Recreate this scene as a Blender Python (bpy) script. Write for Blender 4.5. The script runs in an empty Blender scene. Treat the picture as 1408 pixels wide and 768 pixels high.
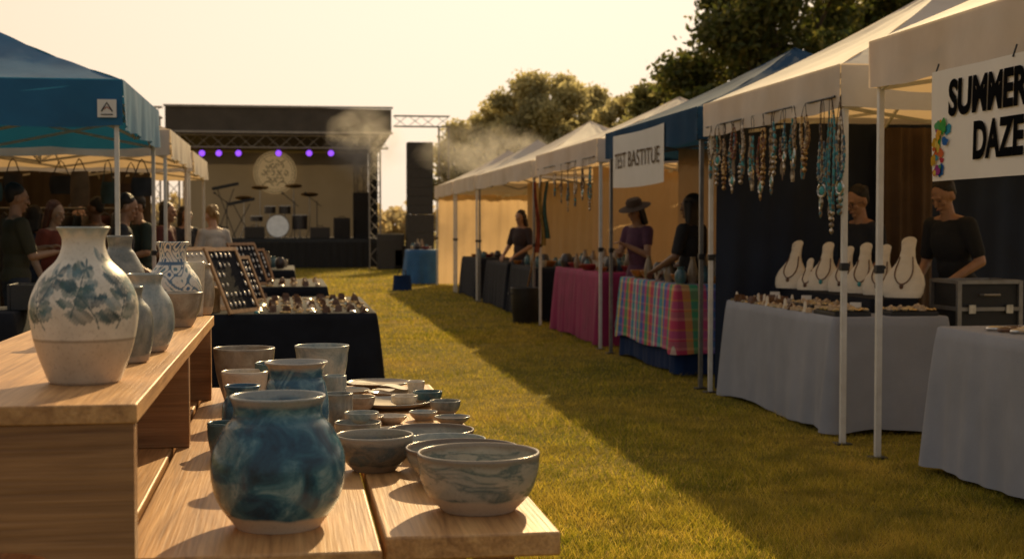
import bpy, bmesh, math, random
import numpy as np
from mathutils import Vector, Matrix, noise
random.seed(7); rng=np.random.default_rng(7)
scene=bpy.context.scene; C=scene.collection
R=math.radians; PI=math.pi
# ------------------------------------------------------------------ camera
H=1.4; F=1950.0; yaw=R(8.86); pit=R(2.08)
cd=bpy.data.cameras.new('camera'); cam=bpy.data.objects.new('camera',cd); C.objects.link(cam)
cam.location=(0,0,H); cam.rotation_euler=(R(90)-pit,0,-yaw)
cd.sensor_width=36; cd.lens=F/1408*36; cd.clip_end=2000; cd.clip_start=.05
cd.dof.use_dof=True; cd.dof.focus_distance=4.6; cd.dof.aperture_fstop=5.6
scene.camera=cam
scene.view_settings.view_transform='Standard'; scene.view_settings.look='None'; scene.view_settings.exposure=0
FW=Vector((math.sin(yaw)*math.cos(pit),math.cos(yaw)*math.cos(pit),-math.sin(pit)))
RT=Vector((math.cos(yaw),-math.sin(yaw),0)); UP=RT.cross(FW); O=Vector((0,0,H))
def ray(px,py): return FW*F+RT*(px-704)+UP*(384-py)
def on_z(px,py,z=0): d=ray(px,py); return O+d*((z-H)/d.z)
def on_x(px,py,X): d=ray(px,py); return O+d*(X/d.x)
def on_y(px,py,Y): d=ray(px,py); return O+d*(Y/d.y)
# ------------------------------------------------------------------ light
SAZ,SEL=R(19),R(28.5)
SD=Vector((math.sin(SAZ)*math.cos(SEL),math.cos(SAZ)*math.cos(SEL),math.sin(SEL)))
sl=bpy.data.lights.new('sun','SUN'); so=bpy.data.objects.new('sun',sl); C.objects.link(so)
sl.energy=5.0; sl.angle=R(.6); sl.color=(1,.72,.36); so.location=(20,60,40)
so.rotation_euler=(-SD).to_track_quat('-Z','Y').to_euler()
w=bpy.data.worlds.new('World'); scene.world=w; w.use_nodes=True
nt=w.node_tree; nt.nodes.clear(); N=nt.nodes.new; L=nt.links.new
out=N('ShaderNodeOutputWorld'); sky=N('ShaderNodeTexSky'); sky.sky_type='NISHITA'; sky.sun_disc=False
sky.sun_elevation=SEL; sky.sun_rotation=SAZ; sky.dust_density=4; sky.air_density=1.5
b1=N('ShaderNodeBackground'); b1.inputs[1].default_value=.06; L(sky.outputs[0],b1.inputs[0])
tc=N('ShaderNodeTexCoord'); dt=N('ShaderNodeVectorMath'); dt.operation='DOT_PRODUCT'
dt.inputs[1].default_value=(math.sin(R(9))*.97,math.cos(R(9))*.97,.24); L(tc.outputs['Generated'],dt.inputs[0])
mr=N('ShaderNodeMapRange'); mr.inputs[1].default_value=-1; mr.inputs[2].default_value=1; L(dt.outputs['Value'],mr.inputs[0])
rp=N('ShaderNodeValToRGB'); cr=rp.color_ramp
cr.elements[0].position=0; cr.elements[0].color=(.36,.35,.34,1)
cr.elements[1].position=1; cr.elements[1].color=(1.16,.97,.76,1)
for p,c in ((.5,(.33,.31,.29,1)),(.85,(.66,.52,.38,1)),(.955,(1.09,.83,.60,1))):
    e=cr.elements.new(p); e.color=c
L(mr.outputs[0],rp.inputs[0])
b2=N('ShaderNodeBackground'); b2.inputs[1].default_value=1.0; L(rp.outputs[0],b2.inputs[0])
mx=N('ShaderNodeMixShader'); mx.inputs[0].default_value=.9; L(b1.outputs[0],mx.inputs[1]); L(b2.outputs[0],mx.inputs[2]); L(mx.outputs[0],out.inputs[0])
# ------------------------------------------------------------------ materials
def newmat(name):
    m=bpy.data.materials.new(name); m.use_nodes=True; t=m.node_tree; t.nodes.clear()
    o=t.nodes.new('ShaderNodeOutputMaterial'); p=t.nodes.new('ShaderNodeBsdfPrincipled'); t.links.new(p.outputs[0],o.inputs[0])
    return m,t,p,o
def c4(c): return (c[0],c[1],c[2],1)
def ncoord(t,stretch=(1,1,1)):
    tc=t.nodes.new('ShaderNodeTexCoord'); mp=t.nodes.new('ShaderNodeMapping'); mp.inputs['Scale'].default_value=stretch
    t.links.new(tc.outputs['Object'],mp.inputs[0]); return mp.outputs[0]
def nnoise(t,vec,scale,detail=5,dist=0,rough=.55):
    n=t.nodes.new('ShaderNodeTexNoise'); n.inputs['Scale'].default_value=scale; n.inputs['Detail'].default_value=detail
    n.inputs['Distortion'].default_value=dist; n.inputs['Roughness'].default_value=rough; t.links.new(vec,n.inputs['Vector']); return n.outputs[0]
def nramp(t,fac,stops,const=False):
    r=t.nodes.new('ShaderNodeValToRGB'); e=r.color_ramp.elements
    if const: r.color_ramp.interpolation='CONSTANT'
    e[0].position=stops[0][0]; e[0].color=c4(stops[0][1]); e[1].position=stops[-1][0]; e[1].color=c4(stops[-1][1])
    for p,c in stops[1:-1]: x=e.new(p); x.color=c4(c)
    t.links.new(fac,r.inputs[0]); return r.outputs[0]
def nmix(t,fac,a,b,mode='MIX'):
    m=t.nodes.new('ShaderNodeMix'); m.data_type='RGBA'; m.blend_type=mode
    if isinstance(fac,(int,float)): m.inputs[0].default_value=fac
    else: t.links.new(fac,m.inputs[0])
    for i,v in ((6,a),(7,b)):
        if isinstance(v,(tuple,list)): m.inputs[i].default_value=c4(v)
        else: t.links.new(v,m.inputs[i])
    return m.outputs[2]
def nbump(t,p,h,s,d=.01):
    b=t.nodes.new('ShaderNodeBump'); b.inputs['Strength'].default_value=s; b.inputs['Distance'].default_value=d
    t.links.new(h,b.inputs['Height']); t.links.new(b.outputs[0],p.inputs['Normal'])
def translu(t,p,o,col,f):
    tr=t.nodes.new('ShaderNodeBsdfTranslucent'); mxx=t.nodes.new('ShaderNodeMixShader'); mxx.inputs[0].default_value=f
    if isinstance(col,tuple): tr.inputs[0].default_value=c4(col)
    else: t.links.new(col,tr.inputs[0])
    t.links.new(p.outputs[0],mxx.inputs[1]); t.links.new(tr.outputs[0],mxx.inputs[2]); t.links.new(mxx.outputs[0],o.inputs[0])
def pbr(name,c1,c2=None,rough=.6,scale=6,detail=5,stretch=(1,1,1),bump=0,bscale=60,metal=0,transl=0,tcol=None,coat=0,emit=None,estr=0,dist=0,spec=None):
    m,t,p,o=newmat(name)
    if c2 is None: c2=tuple(x*.72 for x in c1)
    v=ncoord(t,stretch); n=nnoise(t,v,scale,detail,dist); col=nramp(t,n,[(.33,c2),(.67,c1)])
    t.links.new(col,p.inputs['Base Color']); p.inputs['Roughness'].default_value=rough; p.inputs['Metallic'].default_value=metal
    p.inputs['Coat Weight'].default_value=coat
    if spec is not None: p.inputs['Specular IOR Level'].default_value=spec
    if emit: p.inputs['Emission Color'].default_value=c4(emit); p.inputs['Emission Strength'].default_value=estr
    if bump: nbump(t,p,nnoise(t,v,bscale,4),bump)
    if transl: translu(t,p,o,tcol or col,transl)
    return m
def wood(name,axis,light,mid,dark):
    m,t,p,o=newmat(name); st=[9,9,9]; st[axis]=.7
    v=ncoord(t,tuple(st)); n=nnoise(t,v,1.6,8,1.6,.6); col=nramp(t,n,[(.3,dark),(.48,mid),(.7,light)])
    st2=[120,120,120]; st2[axis]=2.5
    f=nnoise(t,ncoord(t,tuple(st2)),1,3); col=nmix(t,.4,col,nramp(t,f,[(.35,(.4,.34,.3)),(.6,(1,1,1))]),'MULTIPLY')
    kn=nnoise(t,ncoord(t,(3,3,3)),1.1,2); col=nmix(t,nramp(t,kn,[(.55,(0,0,0)),(.75,(.5,.5,.5))]),col,dark)
    t.links.new(col,p.inputs['Base Color']); p.inputs['Roughness'].default_value=.5; nbump(t,p,f,.35,.004); return m
def glaze(name,clay,stops,zs,scale=12,dist=2,rough=.22,zamp=.012,top=None,topc=None,stretch=(1,1,1)):
    m,t,p,o=newmat(name); v=ncoord(t,stretch); v0=ncoord(t)
    n=nnoise(t,v,scale,6,dist,.6); g=nramp(t,n,stops)
    sx=t.nodes.new('ShaderNodeSeparateXYZ'); t.links.new(v0,sx.inputs[0])
    wz=nnoise(t,v0,14,2); ma=t.nodes.new('ShaderNodeMath'); ma.operation='MULTIPLY_ADD'; ma.inputs[1].default_value=zamp*2
    t.links.new(wz,ma.inputs[0]); t.links.new(sx.outputs[2],ma.inputs[2])
    def stp(zv,wd):
        a=t.nodes.new('ShaderNodeMapRange'); a.inputs[1].default_value=zv+zamp-wd; a.inputs[2].default_value=zv+zamp+wd
        t.links.new(ma.outputs[0],a.inputs[0]); return a.outputs[0]
    s=stp(zs,.003); col=nmix(t,s,clay,g)
    if top: col=nmix(t,stp(top,.005),col,topc)
    sp=nnoise(t,v0,170,2); col=nmix(t,.22,col,nramp(t,sp,[(.34,(.4,.35,.3)),(.44,(1,1,1))]),'MULTIPLY')
    t.links.new(col,p.inputs['Base Color'])
    rr=t.nodes.new('ShaderNodeMapRange'); rr.inputs[3].default_value=.7; rr.inputs[4].default_value=rough; t.links.new(s,rr.inputs[0]); t.links.new(rr.outputs[0],p.inputs['Roughness'])
    nbump(t,p,nnoise(t,ncoord(t,(1,1,6)),16,3),.12,.004); return m
def colmat(name,rough=.38):
    m,t,p,o=newmat(name); a=t.nodes.new('ShaderNodeVertexColor'); a.layer_name='Col'
    bl=nnoise(t,ncoord(t),22,4); col=nmix(t,.5,a.outputs[0],nramp(t,bl,[(.3,(.70,.68,.65)),(.65,(1,1,1))]),'MULTIPLY')
    sp=nnoise(t,ncoord(t),150,2); col=nmix(t,.25,col,nramp(t,sp,[(.33,(.4,.35,.3)),(.43,(1,1,1))]),'MULTIPLY')
    t.links.new(col,p.inputs['Base Color']); p.inputs['Roughness'].default_value=rough; nbump(t,p,nnoise(t,ncoord(t,(1,1,5)),20,3),.14,.004); return m
MT={}
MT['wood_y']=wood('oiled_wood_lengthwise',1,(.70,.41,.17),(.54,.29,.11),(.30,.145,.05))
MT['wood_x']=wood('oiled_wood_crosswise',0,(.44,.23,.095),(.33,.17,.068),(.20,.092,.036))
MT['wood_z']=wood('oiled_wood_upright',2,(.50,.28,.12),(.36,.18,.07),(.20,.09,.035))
MT['white_canvas']=pbr('white_canopy_canvas',(.74,.70,.64),(.62,.58,.52),.75,2.5,6,bump=.25,bscale=9,transl=.3,tcol=(.74,.54,.32))
MT['blue_canvas']=pbr('blue_canopy_canvas',(.015,.16,.34),(.011,.12,.27),.6,2.5,6,bump=.25,bscale=9,transl=.22,tcol=(.02,.15,.28))
MT['navy_canvas']=pbr('faded_blue_canopy_canvas',(.030,.08,.155),(.022,.06,.12),.9,2.5,6,bump=.25,bscale=9,transl=.15,tcol=(.03,.08,.15),spec=.1)
MT['tan_wall']=pbr('tan_wall_canvas',(.50,.39,.27),(.40,.30,.19),.8,1.6,5,bump=.3,bscale=6,transl=.45,tcol=(.76,.54,.30))
MT['brown_wall']=pbr('dark_brown_wall_canvas',(.085,.06,.042),(.05,.036,.026),.8,1.6,5,bump=.3,bscale=6)
MT['navy_wall']=pbr('navy_wall_canvas',(.012,.022,.05),(.008,.014,.032),.8,2,5,bump=.3,bscale=5)
MT['white_metal']=pbr('white_powder_coat',(.72,.70,.66),(.62,.59,.54),.4,12)
MT['grey_metal']=pbr('grey_steel',(.30,.29,.28),(.22,.21,.2),.4,14,metal=.6)
MT['black_metal']=pbr('black_metal',(.02,.02,.02),(.012,.012,.012),.45,14)
MT['black_plastic']=pbr('black_plastic',(.018,.018,.02),(.012,.012,.013),.5,10,bump=.1)
MT['tower_black']=pbr('hazed_black_cabinet',(.06,.047,.036),(.045,.035,.026),.7,10)  # black lifted to brown: distance haze put into the colour, not dust
MT['black_cloth']=pbr('black_tablecloth',(.014,.016,.024),(.009,.010,.015),.85,5,bump=.2,bscale=90,spec=.2)
MT['grey_cloth']=pbr('silver_grey_tablecloth',(.31,.32,.365),(.255,.265,.30),.75,3,bump=.2,bscale=110)
MT['magenta_cloth']=pbr('magenta_tablecloth',(.32,.018,.10),(.22,.013,.07),.8,4,bump=.2,bscale=80)
MT['blue_cloth']=pbr('blue_tablecloth',(.03,.13,.30),(.02,.09,.22),.75,4,bump=.2,bscale=80)
MT['navy_cloth']=pbr('navy_tablecloth',(.012,.035,.11),(.009,.025,.08),.85,4,bump=.2,bscale=80,spec=.2)
MT['cream_felt']=pbr('cream_velvet',(.80,.72,.59),(.72,.63,.50),.9,12,bump=.15,bscale=150)
MT['gold']=pbr('old_gold',(.75,.50,.20),(.5,.3,.1),.3,40,metal=1)
MT['silver']=pbr('aged_silver',(.65,.62,.58),(.4,.38,.35),.3,40,metal=1)
MT['turquoise']=pbr('turquoise_stone',(.06,.38,.38),(.03,.2,.22),.3,60)
MT['coral']=pbr('coral_bead',(.5,.09,.05),(.3,.05,.03),.35,60)
MT['bone']=pbr('bone_bead',(.66,.5,.33),(.45,.3,.17),.5,60)
MT['umber']=pbr('umber_bead',(.16,.07,.03),(.08,.035,.015),.4,60)
MT['cord']=pbr('dark_cord',(.05,.03,.02),None,.8,30)
MT['card']=pbr('paper_card',(.75,.7,.62),(.66,.6,.52),.8,6)
MT['banner']=pbr('white_vinyl_banner',(.86,.83,.78),(.80,.77,.71),.6,3,bump=.15,bscale=5,transl=.15,tcol=(.8,.7,.55))
MT['ink']=pbr('black_ink',(.010,.010,.011),None,1,10,spec=0)
MT['skin_a']=pbr('light_brown_skin',(.42,.23,.14),(.36,.19,.11),.5,14)
MT['skin_b']=pbr('fair_skin',(.58,.36,.25),(.5,.3,.2),.5,14)
MT['skin_c']=pbr('brown_skin',(.20,.10,.055),(.16,.08,.04),.5,14)
MT['eye']=pbr('eye_brown',(.06,.04,.03),None,.3,10)
MT['lip']=pbr('lip',(.32,.12,.09),None,.5,10)
def shirtmat(n,c): return pbr(n,c,tuple(x*.7 for x in c),.85,7,bump=.3,bscale=30)
# ------------------------------------------------------------------ mesh helper
def frame(d):
    d=Vector(d).normalized(); a=Vector((0,0,1)) if abs(d.z)<.95 else Vector((1,0,0))
    s=d.cross(a).normalized(); u=s.cross(d).normalized(); return d,s,u
class MB:
    def __init__(s): s.v=[]; s.f=[]
    def add(s,vs,fs):
        o=len(s.v); s.v.extend(tuple(v) for v in vs); s.f.extend(tuple(i+o for i in f) for f in fs); return s
    def box(s,c,d,rot=None):
        vs=[]
        for x in (-.5,.5):
            for y in (-.5,.5):
                for z in (-.5,.5):
                    p=Vector((x*d[0],y*d[1],z*d[2]))
                    if rot is not None: p=rot@p
                    vs.append(p+Vector(c))
        return s.add(vs,[(0,1,3,2),(4,6,7,5),(0,4,5,1),(2,3,7,6),(0,2,6,4),(1,5,7,3)])
    def bar(s,p0,p1,w,h):
        p0=Vector(p0);p1=Vector(p1); d,a,u=frame(p1-p0); vs=[]
        for p in (p0,p1):
            for i,j in ((-1,-1),(1,-1),(1,1),(-1,1)): vs.append(p+a*(i*w/2)+u*(j*h/2))
        return s.add(vs,[(3,2,1,0),(4,5,6,7),(0,1,5,4),(1,2,6,5),(2,3,7,6),(3,0,4,7)])
    def tube(s,p0,p1,r0,r1=None,n=8):
        r1=r0 if r1 is None else r1; p0=Vector(p0);p1=Vector(p1); d,a,u=frame(p1-p0); vs=[]
        for p,r in ((p0,r0),(p1,r1)):
            for k in range(n): t=2*PI*k/n; vs.append(p+a*(r*math.cos(t))+u*(r*math.sin(t)))
        fs=[(k,(k+1)%n,n+(k+1)%n,n+k) for k in range(n)]+[tuple(range(n))[::-1],tuple(range(n,2*n))]
        return s.add(vs,fs)
    def path(s,pts,r,n=6,closed=False):
        pts=[Vector(p) for p in pts]; m=len(pts); vs=[]
        for i,p in enumerate(pts):
            a=pts[(i-1)%m] if (i or closed) else p; b=pts[(i+1)%m] if (i<m-1 or closed) else p
            d,q,u=frame((b-a) if (b-a).length>1e-9 else Vector((0,0,1)))
            rr=r[i] if isinstance(r,(list,tuple)) else r
            for k in range(n): t=2*PI*k/n; vs.append(p+q*(rr*math.cos(t))+u*(rr*math.sin(t)))
        fs=[]
        for i in range(m if closed else m-1):
            j=(i+1)%m
            for k in range(n): fs.append((i*n+k,i*n+(k+1)%n,j*n+(k+1)%n,j*n+k))
        if not closed: fs+= [tuple(range(n))[::-1],tuple(range((m-1)*n,m*n))]
        return s.add(vs,fs)
    def lathe(s,prof,n=32,c=(0,0,0),rot=None):
        vs=[];idx=[]
        for r,z in prof:
            if r<1e-6:
                idx.append([len(vs)]); vs.append(Vector((0,0,z)))
            else:
                idx.append(list(range(len(vs),len(vs)+n)))
                for k in range(n): t=2*PI*k/n; vs.append(Vector((r*math.cos(t),r*math.sin(t),z)))
        fs=[]
        for a,b in zip(idx[:-1],idx[1:]):
            if len(a)==1 and len(b)==1: continue
            if len(a)==1: fs+=[(a[0],b[(k+1)%n],b[k]) for k in range(n)]
            elif len(b)==1: fs+=[(a[k],a[(k+1)%n],b[0]) for k in range(n)]
            else: fs+=[(a[k],a[(k+1)%n],b[(k+1)%n],b[k]) for k in range(n)]
        if rot is not None: vs=[rot@v for v in vs]
        return s.add([v+Vector(c) for v in vs],fs)
    def ell(s,c,r,rot=None,nu=14,nv=9):
        if isinstance(r,(int,float)): r=(r,r,r)
        pr=[(math.sin(PI*i/nv) if 0<i<nv else 0,-math.cos(PI*i/nv)) for i in range(nv+1)]
        S=Matrix.Diagonal(r)
        return s.lathe(pr,nu,c,(rot@S) if rot is not None else S)
    def caps(s,p0,p1,r0,r1,n=12):
        s.ell(p0,r0,nu=n,nv=8); s.ell(p1,r1,nu=n,nv=8); return s.tube(p0,p1,r0*.99,r1*.99,n)
    def grid(s,fn,nu,nv):
        vs=[fn(i/nu,j/nv) for j in range(nv+1) for i in range(nu+1)]
        return s.add(vs,[(j*(nu+1)+i,j*(nu+1)+i+1,(j+1)*(nu+1)+i+1,(j+1)*(nu+1)+i) for j in range(nv) for i in range(nu)])
    def torus(s,c,Rr,r,rot=None,n=20,m=6,sx=1,sy=1):
        pts=[]
        for k in range(n):
            t=2*PI*k/n; p=Vector((Rr*sx*math.cos(t),Rr*sy*math.sin(t),0)); p=rot@p if rot is not None else p; pts.append(p+Vector(c))
        return s.path(pts,r,m,True)
    def mesh(s,name,mat,smooth=True,ang=40):
        me=bpy.data.meshes.new(name); me.from_pydata(s.v,[],s.f); me.update()
        if mat is not None: me.materials.append(mat)
        if smooth:
            me.shade_smooth()
            if ang<180: me.set_sharp_from_angle(angle=R(ang))
        return me
    def build(s,name,mat,parent=None,loc=None,rz=0,smooth=True,ang=40,bevel=0):
        o=bpy.data.objects.new(name,s.mesh(name,mat,smooth,ang)); C.objects.link(o)
        if parent: o.parent=parent
        if loc is not None: o.location=loc
        if rz: o.rotation_euler=(0,0,rz)
        if bevel:
            b=o.modifiers.new('bevel','BEVEL'); b.width=bevel; b.segments=2; b.limit_method='ANGLE'
        return o
def tag(o,label,cat,group=None,kind=None):
    o['label']=label; o['category']=cat
    if group: o['group']=group
    if kind: o['kind']=kind
    return o
def empty(name,loc,rz=0):
    o=bpy.data.objects.new(name,None); C.objects.link(o); o.location=loc; o.rotation_euler=(0,0,rz); o.empty_display_size=.1; return o
def evalmesh(mb,vox,sm=3):
    me=mb.mesh('tmp',None,False); o=bpy.data.objects.new('tmp',me); C.objects.link(o)
    m=o.modifiers.new('r','REMESH'); m.mode='VOXEL'; m.voxel_size=vox
    if sm: k=o.modifiers.new('s','SMOOTH'); k.iterations=sm; k.factor=.5
    dg=bpy.context.evaluated_depsgraph_get(); r=bpy.data.meshes.new_from_object(o.evaluated_get(dg))
    bpy.data.objects.remove(o); bpy.data.meshes.remove(me); return r
def remeshed(mb,name,mat,parent,vox=.008,sm=3,sc=1.0):
    me=evalmesh(mb,vox,sm); me.name=name; me.materials.clear(); me.materials.append(mat)
    if sc!=1: me.transform(Matrix.Scale(sc,4))
    me.shade_smooth(); o=bpy.data.objects.new(name,me); C.objects.link(o); o.parent=parent; return o
def np_mesh(name,V,mat):
    n,k,_=V.shape; me=bpy.data.meshes.new(name); me.vertices.add(n*k); me.vertices.foreach_set('co',V.reshape(-1).astype(np.float32))
    me.loops.add(n*k); me.loops.foreach_set('vertex_index',np.arange(n*k,dtype=np.int32)); me.polygons.add(n)
    me.polygons.foreach_set('loop_start',np.arange(0,n*k,k,dtype=np.int32)); me.update(calc_edges=True); me.validate()
    me.materials.append(mat); return me
def spline(pts,n=8):
    P=[Vector(p) for p in pts]; P=[P[0]*2-P[1]]+P+[P[-1]*2-P[-2]]; res=[]
    for i in range(1,len(P)-2):
        a,b,c,d=P[i-1:i+3]
        for k in range(n):
            t=k/n; res.append(.5*((2*b)+(c-a)*t+(2*a-5*b+4*c-d)*t*t+(3*b-3*c+d-a)*t**3))
    res.append(P[-2]); return res
# ------------------------------------------------------------------ ground and grass
m,t,p,o=newmat('lawn_soil'); v=ncoord(t)
n1=nnoise(t,v,.55,5,.5); n2=nnoise(t,v,9,6); n3=nnoise(t,v,60,4)
col=nramp(t,n1,[(.3,(.17,.165,.03)),(.55,(.31,.25,.048)),(.72,(.42,.30,.075))])
col=nmix(t,.8,col,nramp(t,n2,[(.3,(.45,.42,.4)),(.65,(1.15,1.1,1))]),'MULTIPLY'); col=nmix(t,.8,col,nramp(t,n3,[(.3,(.35,.33,.3)),(.65,(1.2,1.15,1.1))]),'MULTIPLY')
t.links.new(col,p.inputs['Base Color']); p.inputs['Roughness'].default_value=1; p.inputs['Specular IOR Level'].default_value=.1; nbump(t,p,n3,.9,.03)
g=MB().add([(-250,-30,0),(250,-30,0),(250,500,0),(-250,500,0)],[(0,1,2,3)]).build('ground',m,smooth=False); g['kind']='structure'
tag(g,'wide lawn running between the market stalls to the stage','ground')
m,t,p,o=newmat('grass_blades'); gi=t.nodes.new('ShaderNodeNewGeometry')
v=ncoord(t); patch=nnoise(t,v,.8,4,.4); pt2=nnoise(t,v,3.5,4,.3)
col=nramp(t,gi.outputs['Random Per Island'],[(0,(.13,.165,.014)),(.45,(.38,.34,.03)),(.8,(.62,.47,.055)),(1,(.74,.54,.16))])
col=nmix(t,nramp(t,patch,[(.40,(0,0,0)),(.66,(.75,.75,.75))]),col,(.68,.47,.09))
col=nmix(t,.85,col,nramp(t,pt2,[(.32,(.38,.43,.38)),(.6,(1.12,1.1,1))]),'MULTIPLY')
t.links.new(col,p.inputs['Base Color']); p.inputs['Roughness'].default_value=.55; p.inputs['Specular IOR Level'].default_value=.3; translu(t,p,o,col,.55)
def blades(n,y0,y1,pw,hmin,hmax,wd):
    u=rng.random(n); Y=(y0**(1-pw)+u*(y1**(1-pw)-y0**(1-pw)))**(1/(1-pw))
    lo=np.maximum(-.16*Y-.4,-9); hi=np.minimum(.62*Y+.4,9); X=lo+rng.random(n)*(hi-lo)
    a=rng.random(n)*2*PI; h=hmin+(hmax-hmin)*rng.random(n)**1.8
    h*=.55+.9*(.5+.5*np.sin(X*2.3+1.7*np.sin(Y*1.9))*np.cos(Y*2.1+X))
    le=h*(.3+.9*rng.random(n)); b=rng.random(n)*2*PI; wv=wd*(.7+.6*rng.random(n))*np.maximum(1,Y/11)
    V=np.zeros((n,3,3)); V[:,0,0]=X-wv*np.cos(a);V[:,0,1]=Y-wv*np.sin(a);V[:,1,0]=X+wv*np.cos(a);V[:,1,1]=Y+wv*np.sin(a)
    V[:,2,0]=X+le*np.cos(b);V[:,2,1]=Y+le*np.sin(b);V[:,2,2]=h; V[:,:2,2]=-.003; return V
V=np.concatenate([blades(290000,5.3,19,1.7,.012,.05,.0028),blades(85000,17,48,1.6,.02,.05,.004)])
go=bpy.data.objects.new('grass',np_mesh('grass',V,m)); C.objects.link(go); tag(go,'short sunlit grass covering the lawn between the stalls','grass',kind='stuff')
# ------------------------------------------------------------------ trees
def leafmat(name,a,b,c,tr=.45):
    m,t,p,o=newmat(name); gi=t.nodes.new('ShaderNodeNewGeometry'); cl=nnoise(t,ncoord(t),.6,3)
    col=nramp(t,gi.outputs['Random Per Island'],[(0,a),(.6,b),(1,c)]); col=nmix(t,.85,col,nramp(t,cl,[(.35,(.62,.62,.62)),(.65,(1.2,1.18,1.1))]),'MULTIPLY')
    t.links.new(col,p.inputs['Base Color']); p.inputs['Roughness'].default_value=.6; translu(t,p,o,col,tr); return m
LM1=leafmat('haze_tinted_leaves',(.46,.42,.21),(.60,.54,.28),(.70,.62,.35),.6); LM0=leafmat('far_leaves',(.46,.38,.2),(.58,.47,.26),(.68,.55,.32),.6); LM2=leafmat('green_leaves',(.075,.10,.022),(.14,.155,.034),(.28,.24,.06),.5); LM3=leafmat('olive_leaves',(.22,.22,.08),(.33,.31,.12),(.44,.39,.16),.55)  # pale hazy and far leaf colours carry the distance haze
BARK=pbr('bark',(.12,.085,.055),(.06,.042,.03),.9,10,stretch=(3,3,.6),bump=.6,bscale=8)
def leaves(blobs,n,size):
    W=np.array([b[1][0]*b[1][1]*b[1][2] for b in blobs])**.75; W/=W.sum(); k=rng.choice(len(blobs),n,p=W)
    cc=np.array([b[0] for b in blobs])[k]; rr=np.array([b[1] for b in blobs])[k]
    d=rng.normal(size=(n,3)); d/=np.linalg.norm(d,axis=1)[:,None]; rad=(.3+.7*rng.random(n)**.7)*(1+.16*rng.normal(size=n)); P=cc+d*rr*rad[:,None]
    a=rng.normal(size=(n,3)); a/=np.linalg.norm(a,axis=1)[:,None]; b=np.cross(a,rng.normal(size=(n,3))); b/=np.linalg.norm(b,axis=1)[:,None]
    s=size*(.6+.8*rng.random(n))[:,None]; return np.stack([P-a*s,P-b*s*.5,P+a*s,P+b*s*.5],axis=1)
def tree(X,Y,h,r,label,lm,n,size,sd,th=.35,group=None):
    rd=random.Random(sd); root=empty('tree',(X,Y,0)); tag(root,label,'tree',group)
    tm=MB(); top=Vector((rd.uniform(-.3,.3),rd.uniform(-.3,.3),h*.72)); q=[Vector((0,0,-.1)),Vector((rd.uniform(-.1,.1),0,h*.25)),Vector((rd.uniform(-.2,.2),.1,h*.5)),top]
    tm.path(q,[h*.035,h*.026,h*.018,h*.008],10); bl=[]
    nb=22
    for i in range(nb):
        ph=i*2.4+rd.uniform(-.4,.4); f=(i+.5)/nb; zz=h*(th+(1-th)*f*.95); ra=r*math.sqrt(max(.05,1-((f-.35)/.72)**2))*rd.uniform(.5,.9)
        c=Vector((ra*math.cos(ph),ra*math.sin(ph),zz)); s=r*rd.uniform(.18,.36); bl.append((tuple(c),(s*1.15,s*1.15,s*.8)))
        b=Vector((0,0,max(h*.2,zz*.62))); tm.path([b,(b+c)/2+Vector((0,0,-.15)),c],[h*.011,h*.007,h*.003],6)
    bl.append(((0,0,h*.6),(r*.45,r*.45,h*.2)))
    tm.build('trunk',BARK,root)
    o=bpy.data.objects.new('crown',np_mesh('crown',leaves(bl,n,size),lm)); C.objects.link(o); o.parent=root; return root
def tat(px,Y): return on_y(px,313,Y).x
TL='trees beyond the stalls'
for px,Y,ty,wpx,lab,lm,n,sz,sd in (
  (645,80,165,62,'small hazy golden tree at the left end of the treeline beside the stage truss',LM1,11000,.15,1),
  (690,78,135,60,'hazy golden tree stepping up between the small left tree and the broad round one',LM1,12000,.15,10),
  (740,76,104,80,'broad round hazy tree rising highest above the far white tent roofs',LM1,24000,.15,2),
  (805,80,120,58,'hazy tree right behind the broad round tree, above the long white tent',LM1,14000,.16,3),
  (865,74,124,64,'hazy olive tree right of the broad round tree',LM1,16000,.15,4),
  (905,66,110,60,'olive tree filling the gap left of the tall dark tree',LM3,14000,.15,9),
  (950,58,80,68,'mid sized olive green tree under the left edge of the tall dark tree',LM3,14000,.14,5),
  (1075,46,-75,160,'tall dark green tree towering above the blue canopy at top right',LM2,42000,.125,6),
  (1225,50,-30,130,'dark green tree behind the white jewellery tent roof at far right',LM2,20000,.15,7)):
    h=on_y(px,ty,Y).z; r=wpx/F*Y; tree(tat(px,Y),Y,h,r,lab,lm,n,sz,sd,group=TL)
bl=[]
for i in range(60):
    x=-60+i*2.6+random.uniform(-1,1); hh=random.uniform(2.6,4.6)+max(0,(x-5)*.05); bl.append(((x,135+random.uniform(-4,4),hh*.5),(2.6,2.2,hh*.6)))
o=bpy.data.objects.new('distant_wood',np_mesh('distant_wood',leaves(bl,30000,.5),LM0)); C.objects.link(o); tag(o,'low hazy golden band of woodland along the horizon behind the stage','woodland',kind='stuff')
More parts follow.
